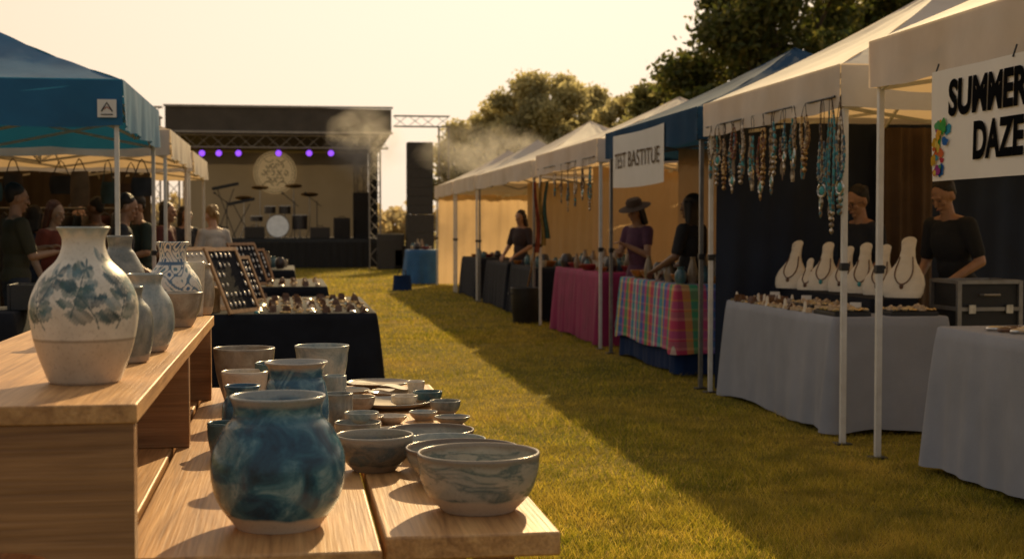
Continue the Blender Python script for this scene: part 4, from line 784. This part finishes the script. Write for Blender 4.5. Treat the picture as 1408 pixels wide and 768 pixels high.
def person(loc,rz,label,h=1.75,skin='skin_a',shirt=(.05,.05,.05),pants=(.03,.035,.05),hair=(.015,.01,.008),arms=None,hyaw=0,hpit=0,lean=0,longhair=False,hat=None,sleeve=.8,slim=1,dress=False,glasses=False,tie=False):
    r=empty('person',loc,rz); tag(r,label,'person'); sc=h/1.75
    ln=Matrix.Rotation(R(lean),3,'X')
    hip0=Vector((0,0,.93)); T=lambda p:hip0+ln@(Vector(p)-hip0)
    arms=arms or {}
    sh={1:T((.175*slim,.01,1.405)),-1:T((-.175*slim,.01,1.405))}
    el={s:T(arms.get(('e',s),(s*.225*slim,.03,1.12))) for s in (1,-1)}; wr={s:T(arms.get(('w',s),(s*.23*slim,-.06,.88))) for s in (1,-1)}
    nb=T((0,.015,1.455)); hc=T((0,-.012,1.632)); HR=Matrix.Rotation(R(hyaw),3,'Z')@Matrix.Rotation(R(hpit+lean*.5),3,'X'); hd=lambda p:hc+HR@Vector(p)
    b=MB()
    def torso(m,g):
        for c,rr in (((0,.005,.95),(.155*slim,.11,.12)),((0,0,1.08),(.132*slim,.098,.14)),((0,.0,1.26),(.158*slim,.112,.17)),((0,.012,1.37),(.165*slim,.09,.085))): m.ell(T(c),tuple(x+g for x in rr),ln,18,12)
    torso(b,0); b.caps(nb+Vector((0,0,-.04)),T((0,-.002,1.56)),.06,.052)
    for s in (1,-1):
        b.caps(sh[s],el[s],.054,.041); b.caps(el[s],wr[s],.041,.027); b.caps(nb,sh[s],.05,.054)
        fd=(wr[s]-el[s]).normalized(); pn=Vector((-s,0,0)) if abs(fd.z)>.7 else Vector((0,0,-1)); hand(b,wr[s],fd,pn,1 if (abs(fd.z)>.7)==(s>0) else -1,.55)
        hp=Vector((s*.088,.005,.92)); kn=Vector((s*.1,-.015,.5)); an=Vector((s*.105,.03,.09)); b.caps(hp,kn,.085,.056); b.caps(kn,an,.056,.036); b.caps(an+Vector((0,.01,-.04)),an+Vector((s*.02,-.16,-.058)),.036,.03)
    b.ell(hd((0,.008,.022)),(.076,.095,.096),HR,18,12); b.ell(hd((0,-.026,-.045)),(.056,.062,.072),HR,16,10); b.ell(hd((0,-.068,-.098)),(.024,.02,.018),HR)
    b.ell(hd((0,-.082,.028)),(.05,.014,.012),HR); b.caps(hd((0,-.092,.012)),hd((0,-.108,-.028)),.009,.014,8); b.ell(hd((0,-.092,-.062)),(.024,.010,.008),HR)
    for s in (1,-1): b.ell(hd((s*.079,.012,-.008)),(.011,.022,.033),HR); b.ell(hd((s*.04,-.066,-.022)),(.022,.018,.02),HR)
    remeshed(b,'body',MT[skin],r,.0065,3,sc)
    for s in (1,-1):
        e=MB().ell(hd((s*.031,-.0845,.004)),(.0105,.006,.0048),HR,10,7); o=e.build('eye',MT['eye'],r); o.data.transform(Matrix.Scale(sc,4))
    o=MB().ell(hd((0,-.099,-.064)),(.021,.006,.006),HR,10,6).build('mouth',MT['lip'],r); o.data.transform(Matrix.Scale(sc,4))
    m=MB(); torso(m,.014)
    for s in (1,-1):
        m.caps(nb+Vector((0,0,-.035)),sh[s],.055,.066); e2=sh[s].lerp(el[s],min(1,sleeve)); m.caps(sh[s],e2,.067,.058)
        if sleeve>1: m.caps(el[s],el[s].lerp(wr[s],sleeve-1),.056,.042)
    sm=shirtmat('shirt_'+label[:14].replace(' ','_'),shirt); remeshed(m,'dress' if dress else 'shirt',sm,r,.011,4,sc)
    if dress:
        m=MB(); m.grid(lambda u,v:Vector(((.165+.16*v+.02*v*math.sin(u*2*PI*9))*math.cos(2*PI*u)*slim,(.125+.16*v+.02*v*math.sin(u*2*PI*9))*math.sin(2*PI*u),1.0-.72*v)),54,8); o=m.build('skirt',sm,r); o.data.transform(Matrix.Scale(sc,4))
    else:
        m=MB(); m.ell((0,.005,.93),(.165*slim,.122,.12))
        for s in (1,-1): hp=Vector((s*.088,.005,.90)); kn=Vector((s*.1,-.015,.5)); an=Vector((s*.105,.03,.11)); m.caps(hp,kn,.1,.074); m.caps(kn,an,.074,.062)
        remeshed(m,'trousers',shirtmat('trousers_'+label[:14].replace(' ','_'),pants),r,.012,4,sc)
    for s in (1,-1):
        m=MB(); an=Vector((s*.105,.03,.09)); m.caps(an+Vector((0,.015,-.042)),an+Vector((s*.02,-.165,-.055)),.046,.036); remeshed(m,'shoe',MT['black_plastic'],r,.01,3,sc)
    hm=pbr('hair_'+label[:14].replace(' ','_'),hair,tuple(x*.5 for x in hair),.55,18,stretch=(3,3,.6),bump=.5,bscale=60)
    m=MB(); m.ell(hd((0,.03,.056)),(.082,.092,.078),HR,18,12); m.ell(hd((0,.054,.012)),(.072,.054,.066),HR,16,10)
    rd=random.Random(len(label))
    for k in range(26):
        a=rd.uniform(0,2*PI); q=rd.uniform(.1,1); m.ell(hd((.07*q*math.cos(a),.04+.068*q*math.sin(a),.062+.07*math.sqrt(max(0,1-q*q*.9)))),(.02,.02,.012),HR,8,6)
    if longhair:
        for k in range(9): x=-.07+.0175*k; m.caps(hd((x,.06-.3*abs(x)*.4,.03)),hd((x*1.25,.075-abs(x)*.3,-.19+abs(x)*.5)),.03,.02,8)
        for s in (1,-1): m.caps(hd((s*.077,.0,.04)),hd((s*.085,.02,-.15)),.024,.016,8)
    if tie:
        m.caps(hd((0,.1,.03)),hd((0,.15,-.03)),.028,.03,8); m.caps(hd((0,.15,-.03)),hd((0,.13,-.14)),.03,.014,8)
    remeshed(m,'hair',hm,r,.009,2,sc)
    if hat:
        m=MB(); m.lathe([(.0,.0),(.098,0),(.19,-.022),(.194,-.018),(.1,.012),(.094,.06),(.075,.085),(0,.092)],32,hd((0,.012,.07)),HR); o=m.build('hat',shirtmat('straw_hat',hat),r); o.data.transform(Matrix.Scale(sc,4))
    if glasses:
        m=MB()
        for s in (1,-1): m.torus(hd((s*.032,-.102,.002)),.022,.0018,HR@Matrix.Rotation(PI/2,3,'X'),n=16,m=5); m.tube(hd((s*.054,-.1,.004)),hd((s*.08,.0,.004)),.0018)
        m.tube(hd((-.01,-.106,.004)),hd((.01,-.106,.004)),.0018); o=m.build('glasses',MT['black_plastic'],r); o.data.transform(Matrix.Scale(sc,4))
    return r
fwd=lambda z=1.02,y=-.34,xe=.24:{('e',1):(xe,-.02,1.14),('e',-1):(-xe,-.02,1.14),('w',1):(.13,y,z),('w',-1):(-.13,y,z)}
one=lambda z=1.25:{('e',1):(.25,-.05,1.15),('w',1):(.10,-.26,z),('e',-1):(-.23,.04,1.12),('w',-1):(-.21,-.08,.9)}
def pp(px,Y): return (on_y(px,300,Y).x,Y,0)
person(pp(1318,10.3),R(-70),'person in a black t-shirt looking down beside the road case under the navy wall',1.78,'skin_a',(.014,.015,.018),arms={('e',1):(.26,-.0,1.13),('e',-1):(-.25,-.04,1.12),('w',1):(.16,-.28,1.02),('w',-1):(-.12,-.33,1.0)},hpit=24,hair=(.02,.012,.008),lean=12,sleeve=.75,slim=1.06)
person(pp(1193,11.15),R(-72),'person with glasses and dark hair half hidden behind the hanging necklaces',1.74,'skin_a',(.02,.022,.03),arms=fwd(.95,-.25),hpit=16,glasses=True,lean=8,slim=1.04)
person(pp(880,15.7),R(-55),'person in a brimmed hat and dusky purple dress behind the plaid table',1.70,'skin_a',(.13,.05,.09),arms={('e',1):(.22,-.1,1.14),('e',-1):(-.22,-.08,1.14),('w',1):(.07,-.28,1.27),('w',-1):(-.06,-.27,1.2)},hpit=18,hat=(.10,.06,.04),longhair=True,dress=True,slim=.9,sleeve=.5,lean=6)
person(pp(950,13.5),R(-140),'person with dark hair and dark clothes standing at the near end of the plaid table',1.72,'skin_c',(.02,.018,.02),arms=fwd(1.0),longhair=True,slim=.92)
person(pp(716,23.4),R(-45),'person in a dark top behind the black tables under the long cream tent',1.68,'skin_a',(.05,.03,.03),arms=fwd(.98),hpit=15,slim=.92,hair=(.03,.015,.01),longhair=True)
person(pp(22,13.2),R(118),'person in an olive shirt with short dark hair at the far left edge',1.78,'skin_a',(.06,.055,.03),arms={('e',1):(.24,-.06,1.14),('e',-1):(-.25,-.06,1.13),('w',1):(.1,-.3,1.2),('w',-1):(-.1,-.3,1.16)},hpit=8,hair=(.012,.008,.006),slim=1.05)
person(pp(70,14.9),R(60),'person with reddish hair and a rust red top under the bright blue tent',1.66,'skin_b',(.24,.05,.03),arms=one(1.2),hair=(.16,.045,.015),longhair=True,slim=.9,hpit=10,lean=4)
person(pp(160,14.2),R(95),'person in a dark grey shirt seen in profile behind the grey jar',1.72,'skin_a',(.035,.035,.04),arms=fwd(1.0),hpit=14,lean=8,hair=(.02,.012,.008))
person(pp(296,17.4),R(-150),'person with tied blond hair in a white t-shirt beside the left white tents',1.66,'skin_b',(.62,.56,.48),arms=fwd(1.0),hair=(.42,.26,.10),tie=True,slim=.9,hpit=12,lean=7,pants=(.05,.06,.1))
person(pp(105,18.5),R(80),'person in a pale shirt far back between the blue tent poles',1.7,'skin_b',(.25,.2,.16),hair=(.05,.03,.015),arms=one(1.1))
person(pp(222,17.2),R(70),'person in a maroon shirt under the first white tent at left',1.7,'skin_a',(.12,.03,.025),arms=fwd(1.0),hair=(.03,.02,.01),longhair=True,slim=.92,lean=6)
person(pp(48,15.9),R(150),'person in a dark blue top between the olive shirt and the red hair',1.62,'skin_a',(.02,.03,.06),arms=one(1.0),hair=(.02,.012,.008),longhair=True,slim=.9,hpit=12)
person(pp(132,16.1),R(-110),'person in a brown shirt facing left beside the clothes rack',1.72,'skin_c',(.09,.05,.03),arms=one(1.15),hair=(.012,.01,.008),hpit=6)
person(pp(255,19.6),R(40),'person in a black top deep under the second white tent at left',1.68,'skin_a',(.02,.02,.024),arms=fwd(1.05),hair=(.03,.018,.01),longhair=True,slim=.92)
person(pp(196,15.7),R(-60),'person in a dark green shirt behind the white vase with blue flowers',1.74,'skin_a',(.025,.04,.03),arms=one(1.1),hair=(.02,.013,.008),hpit=10,lean=5)
# ------------------------------------------------------------------ stage
YS=50.0; HZ=lambda px,py,Y=YS:on_y(px,py,Y)
xl,xr=HZ(228,150).x,HZ(537,150).x; dl,dr=xl+.1,HZ(527,340).x
st=empty('concert_stage',((dl+dr)/2,YS,0)); tag(st,'outdoor concert stage with a flat black roof and grey beige backdrop','stage'); cx=st.location.x
DZ=1.02; zt=HZ(380,148).z; zb=HZ(380,183).z
MT['stage_black']=pbr('stage_roof_skin',(.095,.075,.055),(.07,.055,.04),.8,2,bump=.2,bscale=5); MT['skirt']=pbr('stage_skirt',(.026,.022,.018),(.017,.014,.012),.9,3,stretch=(5,1,.5))
MT['backdrop']=pbr('grey_beige_backdrop',(.29,.25,.20),(.24,.205,.16),.9,.7,stretch=(1,1,1),transl=.07,tcol=(.5,.42,.31))
MT['truss']=pbr('truss_aluminium',(.38,.33,.27),(.3,.25,.2),.5,8,metal=.3)
MB().box((0,3.6,DZ-.06),(dr-dl,7.2,.12)).build('deck',MT['black_plastic'],st)
mb=MB(); mb.grid(lambda u,v:Vector(((u-.5)*(dr-dl),-.03+.02*math.sin(u*160),.02+(DZ-.14)*v)),160,2); mb.build('skirt',MT['skirt'],st)
xa,xb=xl-cx,xr-cx
MB().add([(xa,-.4,zb),(xb,-.4,zb),(xb,7.4,zb-.3),(xa,7.4,zb-.3),(xa,-.4,zt),(xb,-.4,zt-.05),(xb,7.4,zt-.5),(xa,7.4,zt-.5)],[(3,2,1,0),(4,5,6,7),(0,1,5,4),(1,2,6,5),(2,3,7,6),(3,0,4,7)]).build('roof',MT['stage_black'],st,smooth=False)
for z in (zt+.0,zb-.0): MB().box(((xa+xb)/2,-.44,z),(xb-xa+.1,.06,.07)).build('roof_edge',MT['truss'],st)
def truss(mb,p0,p1,w,step,r=.022):
    p0=Vector(p0);p1=Vector(p1); d,a,u=frame(p1-p0); L_=(p1-p0).length; n=max(1,int(L_/step)); cs=[(a*i+u*j)*w/2 for i,j in ((-1,-1),(1,-1),(1,1),(-1,1))]
    for c in cs: mb.tube(p0+c,p1+c,r,n=6)
    for k in range(n):
        for i in range(4):
            c0,c1=cs[i],cs[(i+1)%4]; 
            if k%2: c0,c1=c1,c0
            mb.tube(p0+d*(L_*k/n)+c0,p0+d*(L_*(k+1)/n)+c1,r*.6,n=5)
mb=MB(); truss(mb,(xa+.1,-.1,HZ(380,195).z),(xb-.1,-.1,HZ(380,195).z),.42,.45); mb.build('front_truss',MT['truss'],st)
for x,y in ((xa+.25,-.15),(dr-cx-.3,-.15),(xa+.25,7.0),(dr-cx-.3,7.0)):
    mb=MB(); truss(mb,(x,y,0),(x,y,zb-.02),.38,.42); mb.build('tower',MT['truss'],st)
bx0,bx1=HZ(258,250,56.5).x-cx,HZ(506,250,56.5).x-cx
mb=MB(); mb.grid(lambda u,v:Vector((bx0+(bx1-bx0)*u,6.5+.012*math.sin(u*37)+.02*math.sin(u*9),DZ+.01+(zb-.35-DZ)*v)),120,3); mb.build('backdrop',MT['backdrop'],st)
mb=MB(); mb.grid(lambda u,v:Vector((bx1+.03,.6+5.8*u,DZ+.01+(zb-.4-DZ)*v)),10,3); mb.build('wing_curtain',MT['skirt'],st)
q=HZ(378,237,56.2); r=empty('emblem',(q.x,56.3,q.z)); tag(r,'round golden cream emblem with dark scrollwork on the stage backdrop','emblem'); er=29/F*56
MB().lathe([(0,-.02),(er,-.02),(er,.02),(0,.02)],48,rot=Matrix.Rotation(PI/2,3,'X')).build('disc',pbr('spotlit_emblem_gold',(.66,.49,.27),(.56,.40,.21),.6,6,emit=(.80,.54,.25),estr=.2),r)  # disc is no lamp; weak emission stands in for a spotlight on it
SCW=pbr('emblem_brown',(.14,.09,.045),None,.8,10); rx=Matrix.Rotation(PI/2,3,'X')
for k_,w__ in ((.93,.016),(.82,.009)): MB().torus((0,-.03,0),er*k_,w__,rx,n=40).build('border_ring',SCW,r)
rd=random.Random(9)
for row,(z,n_) in enumerate(((.30,4),(-.02,6),(-.34,4))):
    for i in range(n_):
        gx=er*((i-(n_-1)/2)*.21); gz=er*z; hgt=er*.11; a0=rd.uniform(0,6); sp_=rd.uniform(3.2,5.8)
        MB().path([Vector((gx+er*.075*math.cos(a0+sp_*j/9),-.031,gz+hgt*math.sin(a0+sp_*j/9))) for j in range(10)],.017,5).build('glyph',SCW,r)
for s in (-1,1): MB().path([Vector((s*er*(.08+.5*i/12),-.032,er*(-.62+.2*math.sin(i/12*PI)))) for i in range(13)],.014,5).build('flourish',SCW,r); MB().path([Vector((s*er*(.08+.4*i/12),-.032,er*(.60-.12*math.sin(i/12*PI)))) for i in range(13)],.014,5).build('flourish',SCW,r)
for k,px in enumerate((278,301,328,383,425,455)):
    q=HZ(px,209,50.2); r=empty('stage_light',(q.x,50.2,q.z)); tag(r,'glowing purple spotlight under the stage roof, '+['leftmost of the row','second from the left','third from the left','above the emblem','second from the right','rightmost of the row'][k],'stage light','purple stage lights')
    MB().lathe([(0,.12),(.09,.11),(.12,-.05),(.125,-.1),(.11,-.1)],14,rot=Matrix.Rotation(R(65),3,'X')).build('housing',MT['black_metal'],r)
    MB().ell((0,-.10,-.045),(.105,.06,.105)).build('lens',pbr('purple_lens_%d'%k,(.2,.05,.5),None,.3,5,emit=(.27,.07,.8),estr=1.6),r); MB().bar((0,0,.1),(0,0,.24),.04,.04).build('bracket',MT['black_metal'],r)
q=HZ(382,314,53.2); r=empty('drum_kit',(q.x,53.2,DZ)); r.scale=(1.3,1.3,1.3); tag(r,'drum kit with a white bass drum skin at centre stage','drum kit'); ry=Matrix.Rotation(PI/2,3,'X'); wh=pbr('spotlit_drum_skin',(.9,.86,.8),None,.5,5,emit=(.8,.7,.55),estr=.15)  # slight glow of the white skins replaces stage spotlights falling on them
DRM=pbr('drum_shell',(.10,.075,.055),(.06,.045,.035),.3,5)
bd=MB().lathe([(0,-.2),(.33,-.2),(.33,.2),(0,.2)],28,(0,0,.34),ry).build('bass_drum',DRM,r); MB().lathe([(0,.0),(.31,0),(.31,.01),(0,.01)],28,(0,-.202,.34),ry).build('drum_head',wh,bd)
for x,y,z,rr,hh_ in ((-.22,.1,.80,.16,.2),(.2,.1,.80,.17,.22),(.62,.1,.45,.22,.4),(-.6,.2,.55,.18,.14)):
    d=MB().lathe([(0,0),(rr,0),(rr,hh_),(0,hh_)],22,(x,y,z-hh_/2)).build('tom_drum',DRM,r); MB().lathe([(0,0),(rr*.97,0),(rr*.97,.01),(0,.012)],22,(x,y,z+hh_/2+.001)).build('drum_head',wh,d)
    MB().tube((x,y,0),(x,y,z-hh_/2),.015).build('stand',MT['silver'],r)
for x,y,z in ((-.95,.2,1.15),(.9,.2,1.25),(-.5,.5,1.45),(.45,.5,1.5)):
    MB().lathe([(0,.03),(.04,.025),(.25,0),(.25,-.006),(0,.015)],22,(x,y,z),Matrix.Rotation(R(15),3,'X')).build('cymbal',MT['gold'],r)
    mb=MB(); mb.tube((x,y,.3),(x,y,z),.012)
    for a in (0,2.1,4.2): mb.tube((x,y,.3),(x+.22*math.cos(a),y+.22*math.sin(a),.01),.01)
    mb.build('cymbal_stand',MT['silver'],r)
def micstand(px,lab,Y=51.6):
    q=HZ(px,300,Y); r=empty('microphone_stand',(q.x,Y,DZ)); tag(r,lab,'microphone stand','microphone stands on the stage'); mb=MB(); mb.lathe([(0,0),(.16,0),(.15,.03),(0,.035)],18); mb.build('base',MT['black_metal'],r); MB().tube((0,0,.03),(0,0,1.35),.016).build('post',MT['black_metal'],r); MB().tube((.15,0,1.15),(-.4,-.1,1.6),.013).build('boom',MT['black_metal'],r); MB().ell((-.42,-.1,1.62),(.05,.04,.04)).build('microphone',MT['black_plastic'],r)
for px,l in ((312,'microphone stand at stage left of the emblem'),(405,'microphone stand right of the drum kit'),(436,'rightmost microphone stand on the stage')): micstand(px,l)
def musicstand(px,py,lab):
    q=HZ(px,py,52); r=empty('keyboard_stand',(q.x,52,DZ)); tag(r,lab,'keyboard stand'); z=q.z-DZ; MB().box((0,0,z),(.95,.35,.1),Matrix.Rotation(R(-12),3,'Y')).build('keyboard',MT['black_plastic'],r)
    MB().bar((-.35,0,0),(.3,0,z-.08),.03,.03).build('cross_leg',MT['black_metal'],r); MB().bar((.35,.04,0),(-.3,.04,z-.08),.03,.03).build('cross_leg',MT['black_metal'],r)
musicstand(310,256,'keyboard raised high on a crossed stand at stage left'); musicstand(332,277,'lower keyboard on a crossed stand left of the drum kit')
def amp(px,py,Y,d,lab,cat='amplifier',z=DZ,nm='amplifier'):
    q=HZ(px,py,Y); r=empty(nm,(q.x,Y,z)); tag(r,lab,cat); MB().box((0,0,d[2]/2),d).build('cabinet',MT['tower_black'],r,bevel=.02); MB().box((0,-d[1]/2-.006,d[2]*.45),(d[0]*.86,.012,d[2]*.72)).build('grille',pbr('grille_cloth',(.07,.055,.04),None,.9,60),r); MB().path([(-.12,0,d[2]),(-.1,0,d[2]+.05),(.1,0,d[2]+.05),(.12,0,d[2])],.014).build('handle',MT['black_metal'],r)
amp(497,280,53.2,(.62,.4,1.7),'tall stacked guitar amplifier at stage right'); amp(470,305,52.8,(.6,.4,.75),'low guitar amplifier beside the tall stack'); amp(350,310,51.2,(.7,.4,.42),'wedge sized floor monitor left of the drum kit','monitor',nm='floor_monitor'); amp(440,318,51.0,(.7,.4,.4),'floor monitor right of the drum kit','monitor',nm='floor_monitor'); amp(300,315,51.2,(.7,.4,.42),'floor monitor at the left front of the stage','monitor',nm='floor_monitor')
q=HZ(577,260,48); r=empty('speaker_tower',(q.x,48,0)); tag(r,'tall black loudspeaker tower on the grass right of the stage','loudspeaker')
for k in range(3): MB().box((0,0,.3+.62*k),(.9,.8,.616)).build('subwoofer',MT['tower_black'],r,bevel=.008)
ztop=HZ(577,196,48).z
for k in range(8):
    z=1.86+(ztop-1.86)*(k+.5)/8; MB().box((0,-.004*k,z),(.86,.6,(ztop-1.86)/8-.004)).build('array_cabinet',MT['tower_black'],r,bevel=.006)
r=empty('side_truss',(HZ(580,250,49).x,49.2,0)); tag(r,'metal truss frame reaching right from the stage roof over the loudspeaker tower','truss'); zz=HZ(580,167,49.2).z; x0=xr-r.location.x+.05; x1=HZ(618,167,49.2).x-r.location.x
mb=MB(); truss(mb,(x0,0,zz),(x1,0,zz),.36,.4,.018); mb.build('beam',MT['truss'],r)
mb=MB(); truss(mb,(x1-.2,0,0),(x1-.2,0,zz-.2),.34,.4,.018); mb.build('upright',MT['truss'],r)
x0=HZ(204,160,49.2).x; r=empty('side_truss',(x0,49.2,0)); tag(r,'short metal truss frame at the left side of the stage roof','truss'); mb=MB(); truss(mb,(0,0,zz+.2),(xl-x0-.05,0,zz+.2),.36,.4); mb.build('beam',MT['truss'],r); mb=MB(); truss(mb,(.2,0,0),(.2,0,zz-.0),.34,.4); mb.build('upright',MT['truss'],r)
for k,(px,w_,hh_,l) in enumerate(((537,.9,1.2,'black equipment case standing on the grass at the right end of the stage'),(553,.6,.8,'smaller black equipment case beside the loudspeaker tower'))):
    amp(px,345,48.3,(w_,.6,hh_),l,'equipment case',0,'equipment_case')
# ------------------------------------------------------------------ drifting smoke
def smoke(px,py,Y,rx_,rz_,lab,sd,dens):
    q=on_y(px,py,Y); mb=MB()
    def fn(u,v):
        th=2*PI*u; ph=PI*((1-v)*.996+.002); d=Vector((math.sin(ph)*math.cos(th),math.sin(ph)*math.sin(th),math.cos(ph))); k=1+.35*noise.noise(d*1.7+Vector((sd,0,0))); return Vector((d.x*rx_*k,d.y*.8*k,d.z*rz_*k))
    mb.grid(fn,32,20); m=bpy.data.materials.new('smoke_%d'%sd); m.use_nodes=True; t=m.node_tree; t.nodes.clear(); o_=t.nodes.new('ShaderNodeOutputMaterial'); pv=t.nodes.new('ShaderNodeVolumePrincipled'); t.links.new(pv.outputs[0],o_.inputs['Volume'])
    pv.inputs['Color'].default_value=(1,.95,.86,1); pv.inputs['Anisotropy'].default_value=.35
    n=nnoise(t,ncoord(t,(1,1,1.3)),1.5,4,.8); a=t.nodes.new('ShaderNodeMapRange'); a.inputs[1].default_value=.36; a.inputs[2].default_value=.68; t.links.new(n,a.inputs[0])
    ln=t.nodes.new('ShaderNodeVectorMath'); ln.operation='LENGTH'; t.links.new(ncoord(t,(1/rx_,1/.8,1/rz_)),ln.inputs[0]); f=t.nodes.new('ShaderNodeMapRange'); f.inputs[1].default_value=.95; f.inputs[2].default_value=.15; t.links.new(ln.outputs['Value'],f.inputs[0])
    x=t.nodes.new('ShaderNodeMath'); x.operation='MULTIPLY'; t.links.new(a.outputs[0],x.inputs[0]); t.links.new(f.outputs[0],x.inputs[1]); y=t.nodes.new('ShaderNodeMath'); y.operation='MULTIPLY'; y.inputs[1].default_value=dens; t.links.new(x.outputs[0],y.inputs[0]); t.links.new(y.outputs[0],pv.inputs['Density'])
    o=mb.build('smoke',m,loc=q,ang=180); tag(o,lab,'smoke',kind='stuff')
smoke(500,198,47.2,1.6,1.5,'wisp of sunlit smoke drifting at the right end of the stage roof',3,1.6)
smoke(670,210,38,2.2,.9,'low cloud of sunlit smoke hanging above the far white tents',8,1.3)
